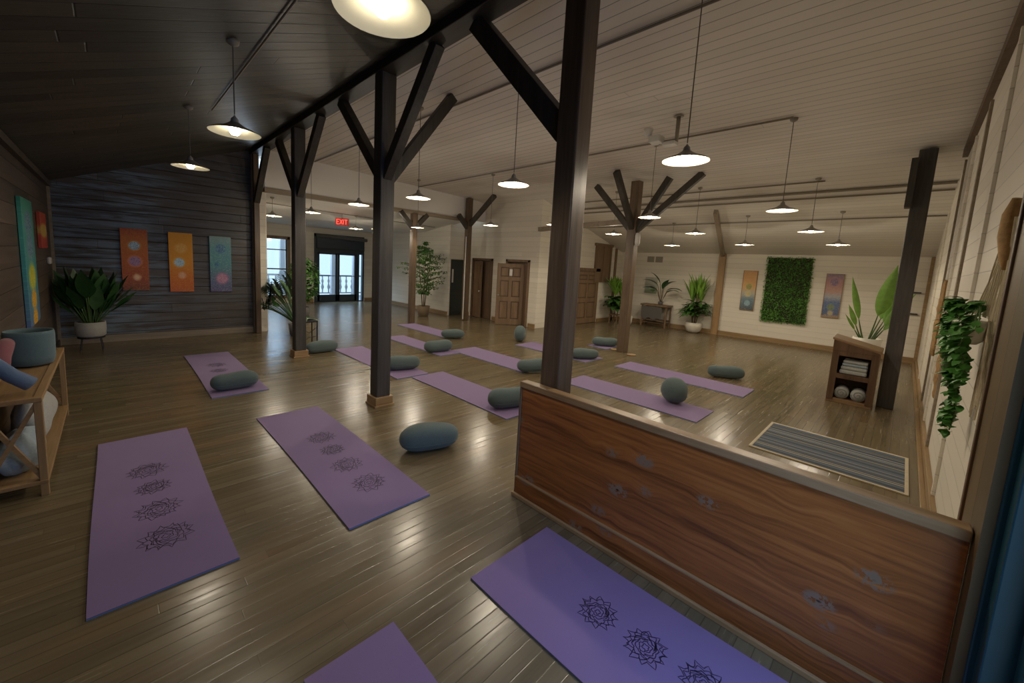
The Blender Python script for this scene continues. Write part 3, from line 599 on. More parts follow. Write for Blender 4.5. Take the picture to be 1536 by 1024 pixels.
# ================================================================= yoga mats
def ribbon(mb, pts, w_=.0055, closed=True, z=0):
    n = len(pts)
    b = len(mb.v)
    for i in range(n):
        p = pts[i]; q = pts[(i+1) % n] if closed or i < n-1 else p; o = pts[i-1] if closed or i > 0 else p
        dx, dy = q[0]-o[0], q[1]-o[1]; l = math.hypot(dx, dy) or 1; nx, ny = -dy/l*w_/2, dx/l*w_/2
        mb.v += [(p[0]+nx, p[1]+ny, z), (p[0]-nx, p[1]-ny, z)]
    for i in range(n if closed else n-1):
        j = (i+1) % n; mb.f.append((b+2*i, b+2*i+1, b+2*j+1, b+2*j))
def flower(mb, cx, cy, r, z, seed, w_=.0055):
    q = random.Random(seed); ph = q.random()*6
    def ring(rb, amp, petals, sharp, jit):
        pts = []; n = petals*8; js = [1+q.uniform(-jit, jit) for _ in range(petals)]
        for i in range(n):
            t = i/8; k = int(t); f = t-k; tip = 1-abs(2*f-1); tip = tip**sharp
            rr = (rb+amp*tip)*js[k % petals]*r; a = ph+2*PI*(t+.10*math.sin(2*PI*f+k))/petals
            pts.append((cx+rr*math.cos(a), cy+rr*math.sin(a)))
        ribbon(mb, pts, w_, True, z)
    ring(.74, .27, 12, 1.9, .06); ring(.62, .20, 11, 1.1, .08); ring(.50, .12, 8, .7, .10); ring(.36, .10, 6, .7, .12); ring(.22, .09, 5, .7, .15); ring(.10, .06, 4, .8, .2)
    for i in range(11):
        a = q.random()*6.28; l = [(cx+r*(.35+.06*j)*math.cos(a+.22*j), cy+r*(.35+.06*j)*math.sin(a+.22*j)) for j in range(5)]; ribbon(mb, l, w_*.8, False, z)
def mat(x0, x1, y0, y1, label, flowers=(), skew=0, group='purple yoga mats', name='yoga_mat', curl=.0, seed=1):
    cx, cy = (x0+x1)/2, (y0+y1)/2; t = thing(name, (cx, cy, 0), label, 'yoga mat', group); W, L = x1-x0, y1-y0; q = random.Random(seed)
    for nm, za, zb, mt in (('underside', .0, .008, 'mat_under'), ('top_layer', .008, .013, 'mat')):
        mb = MB(); nx, ny = 6, 26; top = []; 
        ph = [q.uniform(0, 6) for _ in range(3)] if nm == 'underside' else ph
        def P(i, j, z):
            u, v = i/nx-.5, j/ny-.5; wob = .006*math.sin(v*5+ph[0])*(1 if abs(u) > .3 else .5)
            return (u*W + wob + skew*v, v*L, z)
        for z in (za, zb):
            for j in range(ny+1):
                for i in range(nx+1): mb.v.append(P(i, j, z))
        N = (nx+1)*(ny+1)
        for j in range(ny):
            for i in range(nx):
                a = j*(nx+1)+i; mb.f.append((a, a+nx+1, a+nx+2, a+1)); mb.f.append((N+a, N+a+1, N+a+nx+2, N+a+nx+1))
        for j in range(ny):
            a = j*(nx+1); mb.f.append((a, N+a, N+a+nx+1, a+nx+1)); a += nx; mb.f.append((a, a+nx+1, N+a+nx+1, N+a))
        for i in range(nx): mb.f.append((i, i+1, N+i+1, N+i)); a = ny*(nx+1)+i; mb.f.append((a, N+a, N+a+1, a+1))
        o = mb.build(nm, M[mt], t)
    if flowers:
        mb = MB()
        for k, (fx_, fy_, r) in enumerate(flowers): flower(mb, fx_-cx, fy_-cy, r, .0136, seed*17+k)
        tag(mb.build('printed_flowers', M['print'], o), 'dark line-drawn flower medallions')
    return t
mat(-.18, .52, 2.82, 5.41, 'purple mat with four flower medallions nearest the wooden bench at left', [(.15, 4.52, .145), (.17, 4.16, .12), (.18, 3.77, .145), (.19, 3.36, .155)], seed=2)
mat(1.18, 1.89, 2.64, 5.25, 'purple mat with four flower medallions left of the large near cushion', [(1.58, 4.28, .145), (1.56, 3.93, .12), (1.55, 3.55, .145), (1.57, 3.13, .15)], seed=3)
mat(.90, 1.59, 6.33, 9.2, 'purple mat under a cushion near the dark end wall', [(1.24, 8.2, .15), (1.21, 7.78, .13), (1.25, 7.36, .15), (1.24, 6.95, .15)], seed=4)
mat(1.56, 2.33, -.32, 1.71, 'bluish purple mat with flower medallions along the foot of the low partition', [(1.96, 1.03, .115), (1.965, .74, .115), (2.0, .46, .115), (1.97, .15, .115)], seed=5)
mat(.56, 1.03, -.30, 1.75, 'corner of a plain purple mat at the bottom edge of the picture', seed=6)
mat(3.37, 4.0, 5.76, 8.42, 'purple mat passing behind the braced post, a cushion on its near end', seed=7)
mat(3.62, 4.28, 3.42, 5.72, 'purple mat running to the left end of the low partition with a cushion on it', seed=8)
mat(4.96, 5.50, 6.75, 9.16, 'purple mat, second in the far left row, behind a cushion', seed=9)
mat(6.26, 6.88, 8.35, 10.78, 'farthest purple mat, near the fig tree', seed=10)
mat(5.50, 6.22, 4.86, 7.06, 'purple mat ending at the cushion left of the big foreground post', seed=11)
mat(5.65, 6.35, 1.78, 4.06, 'purple mat right of the big foreground post with a round cushion on it', seed=12)
mat(7.55, 8.26, 1.70, 4.10, 'purple mat at right beside a long cushion lying on bare floor', seed=13)
mat(7.30, 8.0, 4.65, 6.76, 'purple mat partly hidden behind the big foreground post', seed=14)
mat(9.02, 9.62, 5.16, 5.72, 'folded purple mat under the cushion nearest the fan-braced post', seed=15)

# ================================================================= bolsters
def bolster(x, y, z, L, W, H, ang, label, seed=0, tilt=0):
    q = random.Random(seed); t = MB(); n, m = 26, 24; rows = []
    for i in range(n+1):
        u = math.sin((-1+2*i/n)*PI/2); e = (1-abs(u)**(1.75*L/W))**(.48) if abs(u) < 1 else 0
        e = max(e, .012)
        for k in range(m):
            a = 2*PI*k/m; cy, cz = math.cos(a), math.sin(a)
            yy = (abs(cy)**.9)*(1 if cy > 0 else -1)*W/2*e; zz = (abs(cz)**.85)*(1 if cz > 0 else -1)*H/2*e
            zz += H/2; zz = max(zz, .012*H*(1 if e > .2 else 2)) if zz < H*.08 else zz
            bul = 1+.035*math.sin(3*u+q.random()*.2+seed)+.02*math.sin(5*a+seed)
            t.v.append((u*L/2, yy*bul, zz*(1+.03*math.sin(4*u+seed))))
    for i in range(n):
        for k in range(m): t.f.append((i*m+k, i*m+(k+1) % m, (i+1)*m+(k+1) % m, (i+1)*m+k))
    t.f.append(tuple(range(m))[::-1]); t.f.append(tuple(n*m+k for k in range(m)))
    r = thing('bolster_cushion', (x, y, z), label, 'cushion', 'grey bolster cushions', math.radians(ang)); r.rotation_euler.y = tilt
    b = t.build('cover', M['bolster'], r, True)
    # piped seam along the flank
    pts = []
    for i in range(2, n-1):
        u = -1+2*i/n; e = (1-abs(u)**(1.75*L/W))**(.48); pts.append((u*L/2, -W/2*e*.975*(1+.035*math.sin(3*u+seed)), H*.36))
    s = MB().tube(pts, .004, 6).build('piped_seam', M['bolster'], b, True)
    return r
zt = .014
BS = [
 (1.22, 6.62, zt, .60, .25, .21, 2, 'grey cushion on the near end of the mat by the dark end wall'),
 (3.08, 8.32, 0, .66, .25, .21, 2, 'grey cushion on bare floor beside the foot of the slim dark post'),
 (3.74, 6.23, zt, .64, .26, .22, -18, 'grey cushion on the mat just right of the braced post'),
 (5.16, 7.10, zt, .68, .27, .22, -8, 'grey cushion touching the mat in the far left row, second from the back'),
 (6.43, 8.22, zt, .62, .27, .20, -32, 'farthest left grey cushion at the near end of the last mat'),
 (2.38, 3.38, 0, .64, .30, .23, -20, 'large near grey cushion alone on the open floor'),
 (3.97, 3.72, zt, .66, .28, .24, -18, 'grey cushion partly hidden by the left end of the low partition'),
 (5.70, 4.78, zt, .64, .27, .21, -26, 'grey cushion left of the big foreground post, partly behind it'),
 (7.78, 7.05, 0, .40, .30, .36, 40, 'upright rounded grey cushion before the half-open panelled door'),
 (7.55, 4.86, zt, .66, .27, .20, -38, 'grey cushion just right of the big foreground post, near one of the pair'),
 (9.33, 5.40, zt, .68, .25, .20, -49, 'grey cushion left of the foot of the fan-braced post'),
 (8.74, 2.32, 0, .68, .24, .21, -56, 'grey cushion on bare floor behind the right-hand mat'),
 (6.24, 2.34, zt, .46, .36, .33, 45, 'round-ended grey cushion standing on the mat behind the partition'),
]
for i, b in enumerate(BS): b = list(b); b[5] *= 1.15; bolster(*b, seed=i*1.7)

# rug behind the partition
rg = thing('striped_rug', (6.0, .42, 0), 'blue and cream striped rug behind the low partition', 'rug')
MB().box(-.56, .56, -.64, .65, 0, .012).build('woven_field', M['rug'], rg, bevel=.003)
MB().box(-.59, -.56, -.67, .68, 0, .014).box(.56, .60, -.67, .68, 0, .014).box(-.56, .56, -.67, -.64, 0, .014).box(-.56, .56, .65, .68, 0, .014).build('border', M['macrame'], rg, bevel=.003)

# ================================================================= open cabinet at right
cb = thing('open_cabinet', (8.70, .46, 0), 'dark wooden open cabinet with a slanted top beside the leaning post', 'cabinet')
# front faces -x ; width along y ; depth toward +x
MB().box(0, .42, .265, .29, .04, 1.04).build('side_panel', M['shelf_dark'], cb, bevel=.004)
MB().box(0, .42, -.29, -.265, .04, .93).build('side_panel', M['pine_x'], cb, bevel=.004)
MB().hexa([(-.02,-.31,.91),(.46,-.31,.93),(.46,.31,1.08),(-.02,.31,1.06)], [(-.02,-.31,.95),(.46,-.31,.97),(.46,.31,1.12),(-.02,.31,1.10)]).build('top', M['shelf_top'], cb, bevel=.008)
MB().box(-.01, .02, .20, .29, .04, 1.04).box(-.01, .02, -.29, -.20, .04, .93).box(-.01, .02, -.20, .20, .80, .93).box(-.01, .02, -.20, .20, .42, .50).hexa([(-.014,-.292,.88),(.02,-.292,.88),(.02,.292,.88),(-.014,.292,.88)], [(-.014,-.292,.93),(.02,-.292,.93),(.02,.292,1.065),(-.014,.292,1.065)]).build('face_frame', M['shelf_dark'], cb, bevel=.004)
MB().box(.40, .42, -.27, .27, .04, .92).build('back_panel', M['shelf_dark'], cb)
MB().box(0, .40, -.265, .265, .47, .50).build('shelf', M['shelf_dark'], cb)
MB().box(0, .42, -.29, .29, 0, .07).build('base', M['shelf_top'], cb, bevel=.004)
for i, (z, h, c, lab) in enumerate([(.50, .07, 'towel', 'bottom folded pale towel on the cabinet shelf'), (.57, .06, 'towel', 'middle folded pale towel on the cabinet shelf'), (.63, .05, 'blanket', 'thin blue-grey folded towel second from the top of the cabinet stack'), (.68, .05, 'towel', 'top folded towel of the stack in the cabinet')]):
    o = MB().box(.03+.004*i, .34, -.17, .17-.01*i, z+.001, z+h-.001).build('folded_towel', M[c], bevel=.02, loc=(8.70, .46, 0)); tag(o, lab, 'towel', 'folded towels in the cabinet')
for y, lab in ((.105, 'left rolled grey mat end in the bottom of the cabinet'), (-.105, 'right rolled grey mat end in the bottom of the cabinet')):
    r = thing('rolled_mat', (8.74, .46+y, .17), lab, 'rolled mat', 'rolled mats in the cabinet')
    pts = []
    m_ = MB().tube([(0, 0, 0), (.30, 0, 0)], .096, 24); m_.build('outer_roll', M['towel'], r, True)
    sp_ = MB(); prev = None; P_ = [(-.003, (.008+.0065*a)*math.cos(a), (.008+.0065*a)*math.sin(a)) for a in [k*.35 for k in range(37)]]
    sp_.tube(P_, .003, 5).build('spiral_edge', M['greycloth'], r)
# bird of paradise
def curve_pts(p0, d, L, droop, n=8):
    p = Vector(p0); d = Vector(d).normalized(); out = [tuple(p)]
    for i in range(n):
        d = (d+Vector((0, 0, -1))*droop/n).normalized(); p = p+d*L/n; out.append(tuple(p))
    return out, d
def planter(parent, r0, r1, h, mat_, wall=.02, z=0):
    MB().lathe([(r0*.9, z), (r0, z+.02), (r1, z+h), (r1-wall, z+h), (r0-wall, z+.06)], 32).build('pot', mat_, parent, True)
    MB().lathe([(.01, z+h-.05), (r1-wall-.004, z+h-.045), (.01, z+h-.035)], 24).build('soil', M['soil'], parent)
bp = thing('bird_of_paradise_plant', (10.25, .42, 0), 'bird of paradise plant in a white planter behind the open cabinet', 'plant')
planter(bp, .17, .21, 1.0, M['pot_plain'])
lf_, st_ = MB(), MB()
for (dy, dx, px, py, sl, ll, lw, dr) in [(.26, -.05, 0, .06, .40, .82, .11, -.15), (-.16, -.1, 0, -.02, .50, .95, .25, .15), (.42, 0, .0, .08, .28, .42, .09, -.1), (.62, 0, 0, .09, .20, .34, .05, .0), (-.35, .05, .03, -.05, .40, .85, .16, .35), (-.45, -.05, .0, -.06, .35, .7, .14, .4), (-.55, .1, 0, -.08, .25, .5, .10, .5), (-.28, .25, .06, -.02, .45, .8, .22, .3)]:
    pts, d = curve_pts((px, py, .95), (dx, dy, 1), sl, -.05); st_.tube(pts, [.016-.001*i for i in range(len(pts))], 7)
    lf_.leaf(pts[-1], d, ll, lw, dr, .30, 12, .75, side=(.25, 1, 0))
st_.build('stems', M['stem'], bp, True); lf_.build('leaves', M['leaf_light'], bp, True)

# ================================================================= art on the walls
OR, YE2, RD = (.62, .19, .03), (.72, .36, .04), (.42, .055, .03)
def canvas(loc, dims, mat_, label, frame=None):
    t = thing('canvas_painting', loc, label, 'painting'); sx, sy, sz = dims
    o = MB().box(-sx/2, sx/2, -sy/2, sy/2, 0, sz).build('painted_canvas', mat_, t, bevel=.004)
    if frame: MB().box(-sx/2-.01, sx/2+.0, -sy/2-.012, sy/2+.012, -.012, 0).box(-sx/2-.01, sx/2, -sy/2-.012, sy/2+.012, sz, sz+.012).box(-sx/2-.01, sx/2, -sy/2-.012, -sy/2, 0, sz).box(-sx/2-.01, sx/2, sy/2, sy/2+.012, 0, sz).build('frame', frame, t)
    return t
WB, PUR = (.55, .72, .85), (.24, .06, .30)
canvas((.36, 11.275, 1.06), (.42, .04, 1.28), painting_mat('red_orange_painting', [(.0, (.14, .05, .05)), (.2, (.35, .07, .04)), (.55, (.50, .12, .04)), (.8, (.55, .17, .05)), (1, (.40, .07, .04))],
    [(.5, .73, .20, WB, (.10, .22, .40), (.70, .35, .05), .15), (.5, .48, .22, (.45, .32, .45), PUR, (.75, .30, .20), .15), (.55, .22, .12, (.85, .60, .42), (.8, .5, .3), (.65, .22, .07), .8)], 'x', (.75, .35, .05), .6), 'tall red-orange canvas with blue and violet medallions, leftmost on the dark end wall')
canvas((1.12, 11.275, 1.03), (.42, .04, 1.30), painting_mat('orange_yellow_painting', [(.0, (.50, .10, .03)), (.25, (.60, .15, .02)), (.5, (.68, .27, .02)), (1, (.70, .30, .02))],
    [(.42, .50, .21, WB, (.18, .32, .45), (.70, .45, .12), .15), (.52, .28, .15, (.70, .30, .18), (.78, .55, .35), (.70, .28, .06), .4), (.5, .74, .22, (.70, .33, .05), (.80, .55, .22), (.70, .32, .03), .5)], 'x', (.78, .42, .10), .6), 'bright orange and yellow canvas, middle one on the dark end wall')
canvas((1.85, 11.275, 1.03), (.42, .04, 1.28), painting_mat('teal_violet_painting', [(.0, (.10, .07, .20)), (.2, (.09, .12, .24)), (.5, (.07, .24, .28)), (.8, (.10, .28, .32)), (1, (.22, .33, .35))],
    [(.5, .78, .24, (.02, .10, .28), (.22, .40, .45), (.14, .32, .36), .2), (.32, .50, .12, (.03, .12, .25), (.15, .35, .38), (.1, .3, .32), .3), (.55, .24, .26, (.38, .14, .26), (.60, .40, .50), (.30, .16, .30), .25)], 'x', (.42, .55, .52), .6), 'teal and violet canvas, rightmost on the dark end wall')
YL = (.62, .58, .05)
canvas((-.775, 8.05, .90), (.04, .95, 1.62), painting_mat('teal_column_painting', [(.0, (.08, .13, .28)), (.45, (.04, .24, .26)), (.8, (.05, .30, .24)), (1, (.04, .26, .18))],
    [(.5, .80, .30, (.20, .36, .42), (.03, .08, .20), (.10, .30, .30), .15), (.5, .62, .28, (.20, .36, .42), (.03, .08, .20), (.10, .30, .30), .15), (.5, .38, .28, YL, (.30, .40, .04), (.35, .55, .10), .12), (.5, .20, .22, (.75, .42, .03), (.45, .22, .02), (.3, .4, .2), .12), (.5, .05, .20, (.78, .42, .02), (.40, .20, .02), (.3, .3, .2), .12)], 'y', (.12, .40, .38), .5), 'tall narrow teal canvas with yellow medallions on the left wall above the bench')
canvas((-.775, 9.75, 1.88), (.04, .78, .56), painting_mat('red_small_painting', [(0, (.42, .05, .03)), (1, (.48, .07, .03))], [(.5, .5, .55, (.60, .52, .12), (.60, .20, .05), (.55, .12, .04), .25)], 'y', (.6, .15, .05), .4), 'small red canvas with a yellow centre near the corner of the left wall')
canvas((15.075, 3.63, .96), (.04, .38, 1.28), painting_mat('orange_blue_painting', [(0, (.03, .06, .09)), (.28, (.10, .20, .26)), (.42, (.40, .38, .32)), (.6, (.60, .33, .12)), (1, (.55, .28, .10))],
    [(.5, .60, .22, (.45, .40, .10), (.10, .15, .10), (.60, .42, .12), .2), (.52, .42, .20, (.62, .55, .30), (.40, .30, .12), (.5, .5, .4), .3), (.5, .18, .22, (.35, .50, .56), (.10, .20, .28), (.08, .15, .2), .2)], 'y', (.70, .55, .35), .5), 'narrow orange over dark blue canvas left of the green foliage panel', M['pine_z'])
canvas((15.075, 1.49, .99), (.04, .38, 1.26), painting_mat('purple_blue_painting', [(0, (.40, .25, .12)), (.08, (.05, .09, .20)), (.35, (.07, .13, .28)), (.48, (.35, .36, .40)), (.6, (.45, .25, .20)), (.85, (.35, .17, .18)), (1, (.20, .15, .22))],
    [(.5, .82, .26, (.12, .09, .22), (.45, .30, .32), (.50, .25, .22), .3), (.52, .24, .20, (.08, .14, .10), (.35, .35, .15), (.15, .25, .35), .2), (.5, .10, .16, (.50, .42, .25), (.30, .25, .15), (.2, .2, .3), .3)], 'y', (.62, .55, .50), .5), 'narrow purple and blue canvas right of the green foliage panel', M['pine_z'])
# foliage panel
mp = thing('foliage_wall_panel', (15.09, 2.62, .68), 'rectangular panel of dense green leaves on the far white wall', 'wall panel')
MB().box(-.05, 0, -.56, .56, .02, 2.0).build('backing', M['soil'], mp)
q = random.Random(3); lm = MB()
for i in range(5200):
    y_, z_ = q.uniform(-.60, .60), q.uniform(-.02, 2.03)
    lm.leaf((-.04-q.random()*.02, y_, z_), (-1, q.uniform(-1.1, 1.1), q.uniform(-.8, 1.1)), q.uniform(.035, .075), q.uniform(.025, .045), q.uniform(0, .8), .2, 2)
lm.build('leaves', M['leaf_moss'], mp)
# vents, plaque on right wall
o = thing('wall_vent', (15.1, 6.9, 2.42), 'pair of grey square vents high on the far white wall', 'vent')
MB().box(-.02, 0, .03, .30, 0, .22).build('grille', M['conduit'], o); MB().box(-.02, 0, -.30, -.03, 0, .22).build('grille', M['conduit'], o)
o = canvas((15.08, 6.95, 1.22), (.03, .48, .62), painting_mat('pale_green_painting', [(0, (.22, .26, .18)), (.3, (.30, .36, .26)), (.4, (.42, .44, .38)), (1, (.45, .44, .38))], [(.3, .2, .22, (.06, .14, .05), (.20, .30, .12), (.3, .36, .3), .3), (.75, .35, .15, (.10, .20, .14), (.30, .38, .3), (.4, .42, .35), .3)], 'y', (.5, .5, .45), .3), 'small pale green picture behind the side table plant')
for z_, lab in ((1.86, 'upper of two dark pegs on the white wall right of the leaning post'), (1.30, 'lower of two dark pegs on the white wall right of the leaning post')):
    tag(MB().box(-.10, 0, -.14, .10, -.015, .015).build('wall_peg', M['black_metal'], loc=(15.1, -.12, z_), bevel=.004), lab, 'peg', 'pegs by the corner')
# fire extinguisher and its sign on the wing wall
fe = thing('fire_extinguisher', (8.95, 16.35, .85), 'red fire extinguisher on the rear wing wall right of the glass doors', 'fire extinguisher')
MB().lathe([(.06, 0), (.075, .02), (.075, .40), (.05, .46), (.025, .48), (.025, .5)], 20).build('cylinder', M['redpaint'], fe, True)
MB().box(-.03, .03, -.015, .015, .50, .56).tube([(0, .02, .52), (0, .11, .45), (0, .09, .15)], .012, 6).build('valve_and_hose', M['black_metal'], fe)
MB().box(.07, .10, -.03, .03, .1, .4).build('bracket', M['redpaint'], fe)
tag(MB().box(-.015, 0, -.10, .10, 0, .22).build('fire_sign', M['redpaint'], loc=(9.05, 16.35, 1.70)), 'small red sign above the fire extinguisher', 'sign')
# little white device on left wall
tag(MB().box(0, .05, -.10, .10, 0, .12).build('wall_sensor', M['white_plastic'], loc=(-.8, 10.5, 1.60), bevel=.02), 'small white box on the left wall near the corner', 'device')

# ================================================================= macrame hanger with trailing plant
mh = thing('hanging_plant', (3.86, -.4, 1.0), 'trailing green plant in a cream cord hanger on the white wall at right', 'plant')
MB().tube([(-.36, .05, 1.50), (-.33, .06, 1.42), (-.36, .06, 1.30), (-.40, .05, 1.18), (-.38, .05, 1.12)], [.02, .032, .036, .03, .01], 9).build('bark_hook', M['driftwood'], mh, True)
cd = MB(); q = random.Random(5)
for i in range(26):
    t_ = i/25; x0 = -.40+t_*.20; x1 = -.50+t_*.95
    cd.tube([(x0, .03+q.uniform(-.01, .02), 1.40), (x0*.55+x1*.45, .03+q.uniform(0, .02), 1.12), (x1, q.uniform(.02, .07), .84)], .0045, 5)
for i in range(12):
    x0 = -.55+i*.05; cd.tube([(x0, .03, .84), (x0+q.uniform(-.03, .03), .03, .5), (x0+q.uniform(-.05, .05), .03, .20+q.random()*.2)], .0045, 5)
cd.build('cords', M['macrame'], mh)
MB().lathe([(.04, .66), (.07, .69), (.085, .80), (.075, .81), (.02, .80)], 20, (.05, .095, 0)).build('pot', M['pot_plain'], mh, True)
MB().tube([(-.78, .01, 1.66), (-.40, .01, 1.50), (.3, .01, 1.42)], .004, 5).build('hanging_wire', M['black_metal'], mh)
iv = MB(); vs = MB()
strands = [(.10, .90, 26), (.14, .82, 24), (.02, .50, 14), (-.30, .30, 10), (-.42, .38, 12), (-.50, .30, 10), (.10, .44, 12), (.28, .40, 12), (.36, .34, 10), (.22, .46, 12), (-.06, .5, 14), (.40, .25, 8)]
for sx, L, n in strands:
    pts = []
    for i in range(n+1):
        t_ = i/n; pts.append((.05+sx*min(1, t_*2.6)+.025*math.sin(t_*7+sx*9), .12+.04*math.sin(t_*5+sx*4), .88-L*max(0, t_-.08)+.05*math.sin(min(1, t_*5)*PI)))
    vs.tube(pts, .004, 5)
    for p in pts[1:]:
        for k in range(5):
            a = q.uniform(0, 6.28); iv.leaf((p[0]+q.uniform(-.03, .03), p[1]+q.uniform(-.02, .03), p[2]+q.uniform(-.02, .02)), (math.cos(a), abs(math.sin(a))*.8, q.uniform(-.7, .3)), q.uniform(.05, .08), q.uniform(.032, .048), q.uniform(.3, 1.2), .2, 4)
vs.build('vines', M['stem'], mh); iv.clamp(y0=.01).build('leaves', M['leaf_ivy'], mh, True)
# bark slabs on the white front wall
def bark(x, z0, z1, w_, label, seed):
    q = random.Random(seed); t = thing('bark_slab', (x, -.4, z0), label, 'wall decoration', 'bark slabs on the white front wall'); mb = MB(); n = 16; H = z1-z0
    pts = [(.02*math.sin(i*1.3+seed), .03, H*i/n) for i in range(n+1)]; rs = [w_*(.25+.75*math.sin(PI*min(.98, (i+.6)/(n+1)))**.5)*q.uniform(.75, 1.1) for i in range(n+1)]
    b = len(mb.v)
    mb.tube(pts, rs, 9); mb.v = [(x_, .012+max(-.01, y_*.35), z_) for x_, y_, z_ in mb.v]; mb.build('slab', M['driftwood'], t)
    MB().box(-w_*.9, w_*.9, 0, .012, .05, H-.02).build('backing_board', M['macrame'], t)
bark(8.75, 1.0, 2.12, .13, 'taller rough bark slab near the far corner of the white panelled wall', 1)
bark(7.0, .72, 1.45, .10, 'shorter bark slab hung lower and nearer on the white panelled wall', 2)

# ================================================================= bench at left with things on it
bn = thing('console_bench', (-.61, 5.6, 0), 'light wooden console with crossed ends along the left wall', 'bench')
Y0, Y1 = -1.07, 1.03; X0, X1 = -.165, .18
for x in (X0+.02, X1-.025):
    for y in (Y0+.03, Y1-.03): MB().box(x-.023, x+.023, y-.023, y+.023, 0, .765).build('leg', M['bench_z'], bn, bevel=.004)
MB().box(X0, X1, Y0, Y0+.05, .765, .80).box(X0, X1, Y1-.05, Y1, .765, .80).box(X0, X0+.05, Y0+.05, Y1-.05, .765, .80).box(X1-.05, X1, Y0+.05, Y1-.05, .765, .80).build('top_frame', M['bench_y'], bn, bevel=.004)
MB().box(X0+.05, X1-.05, Y0+.05, Y1-.05, .770, .792).build('top_board', M['bench_y'], bn)
MB().box(X0, X1, Y0, Y1, .10, .13).build('lower_shelf', M['bench_y'], bn, bevel=.004)
for y in (Y0+.03, Y1-.03):
    MB().bar((X0+.02, y, .14), (X1-.03, y, .76), .028, .032, (0, 1, 0)).build('cross_brace', M['bench_x'], bn)
    MB().bar((X0+.02, y+.002, .76), (X1-.03, y+.002, .14), .028, .032, (0, 1, 0)).build('cross_brace', M['bench_x'], bn)
bk = thing('felt_basket', (-.60, 5.82, .80), 'round blue-grey felt basket on the wooden console', 'basket')
MB().lathe([(.10, 0), (.15, .015), (.165, .08), (.17, .30), (.165, .335), (.155, .335), (.15, .30), (.145, .03)], 32).build('basket_body', M['basket'], bk, True)
MB().lathe([(.01, .22), (.14, .24), (.01, .26)], 20).build('contents', M['greycloth'], bk)
pk = MB().tube([(-.02, -.28, .03), (-.02, -.2, .17), (-.01, -.1, .24), (0, .0, .26)], [.06, .065, .065, .05], 14).build('pink_bolster', M['pink'], smooth=True, loc=(-.69, 5.42, .83)); tag(pk, 'dusty pink padded roll leaning behind the felt basket', 'cushion')
rm = thing('rolled_yoga_mat', (-.50, 4.72, .87), 'slate blue rolled mat propped on the near end of the console', 'rolled mat')
MB().tube([(0, 0, 0), (-.09, -.03, .09), (-.18, -.07, .22), (-.23, -.09, .36)], [.055, .052, .05, .048], 18).build('roll', M['bluemat'], rm, True)
MB().tube([(.004, .0, -.006), (.001, 0, -.003)], .03, 14).build('dark_core', M['greycloth'], rm)
def lump(name, loc, sx, sy, sz, mat_, label, seed):
    q = random.Random(seed); mb = MB(); n, m = 14, 22
    for i in range(n+1):
        v = i/n
        for k in range(m):
            a = 2*PI*k/m; r = (math.sin(PI*min(.985, max(.015, v*.9+.1))))**.5; w_ = 1+.10*math.sin(3*a+seed+v*4)+.06*math.sin(7*a+seed*2+v*6)
            mb.v.append((sx/2*r*w_*abs(math.cos(a))**.7*(1 if math.cos(a) > 0 else -1), sy/2*r*w_*abs(math.sin(a))**.7*(1 if math.sin(a) > 0 else -1), sz*(v+.03*math.sin(5*a+seed)*v)))
    for i in range(n):
        for k in range(m): mb.f.append((i*m+k, i*m+(k+1) % m, (i+1)*m+(k+1) % m, (i+1)*m+k))
    mb.f.append(tuple(range(m))[::-1]); mb.f.append(tuple(n*m+k for k in range(m)))
    return tag(mb.build(name, mat_, smooth=True, loc=loc), label, 'blanket', 'blankets on the lower bench shelf')
lump('folded_blanket', (-.60, 4.95, .13), .26, .62, .30, M['blanket'], 'crumpled pale blue blanket at the near end of the lower console shelf', 1)
lump('folded_blanket', (-.60, 5.72, .13), .27, .74, .44, M['towel'], 'taller pale grey blanket farther along the lower console shelf', 4)

# ================================================================= plants
def potstand(parent, r, h):
    MB().lathe([(r*.98, h-.025), (r, h-.02), (r, h), (r*.9, h)], 24).build('stand_ring', M['black_metal'], parent)
    for k in range(4):
        a = PI/4+k*PI/2; MB().tube([(r*.9*math.cos(a), r*.9*math.sin(a), h-.01), (r*1.12*math.cos(a), r*1.12*math.sin(a), .0)], .010, 8).build('leg', M['black_metal'], parent)
s1 = thing('plant_stand', (-.33, 10.62, 0), 'low black metal stand with splayed legs in the dark corner', 'plant stand'); potstand(s1, .19, .25)
g1 = thing('potted_plant', (-.33, 10.62, .251), 'broad dark leafy plant in a speckled white pot on a black stand', 'plant')
MB().lathe([(.17, 0), (.205, .03), (.215, .15), (.21, .28), (.19, .28), (.185, .2), (.17, .1)], 32).build('pot', M['pot_white'], g1, True); MB().lathe([(.01, .22), (.185, .23), (.01, .24)], 24).build('soil', M['soil'], g1)
q = random.Random(11); lm, sm = MB(), MB()
for i in range(84):
    a = q.uniform(0, 2*PI); sp_ = q.uniform(.02, .5) if q.random() < .85 else q.uniform(.6, .9); d = (math.cos(a)*sp_, math.sin(a)*sp_*.5, 1)
    pts, dd = curve_pts((math.cos(a)*.07, math.sin(a)*.07, .22), d, q.uniform(.22, .58), .05, 5); sm.tube(pts, .008, 5)
    lm.leaf(pts[-1], dd, q.uniform(.40, .60), q.uniform(.17, .26), q.uniform(.1, .6), .22, 9, .85, side=(math.cos(a+1.3+q.uniform(-.5, .5)), math.sin(a+1.3), 0))
sm.build('stems', M['stem'], g1, True); lm.clamp(x0=-.45, y1=.66).build('leaves', M['leaf_dark'], g1, True)

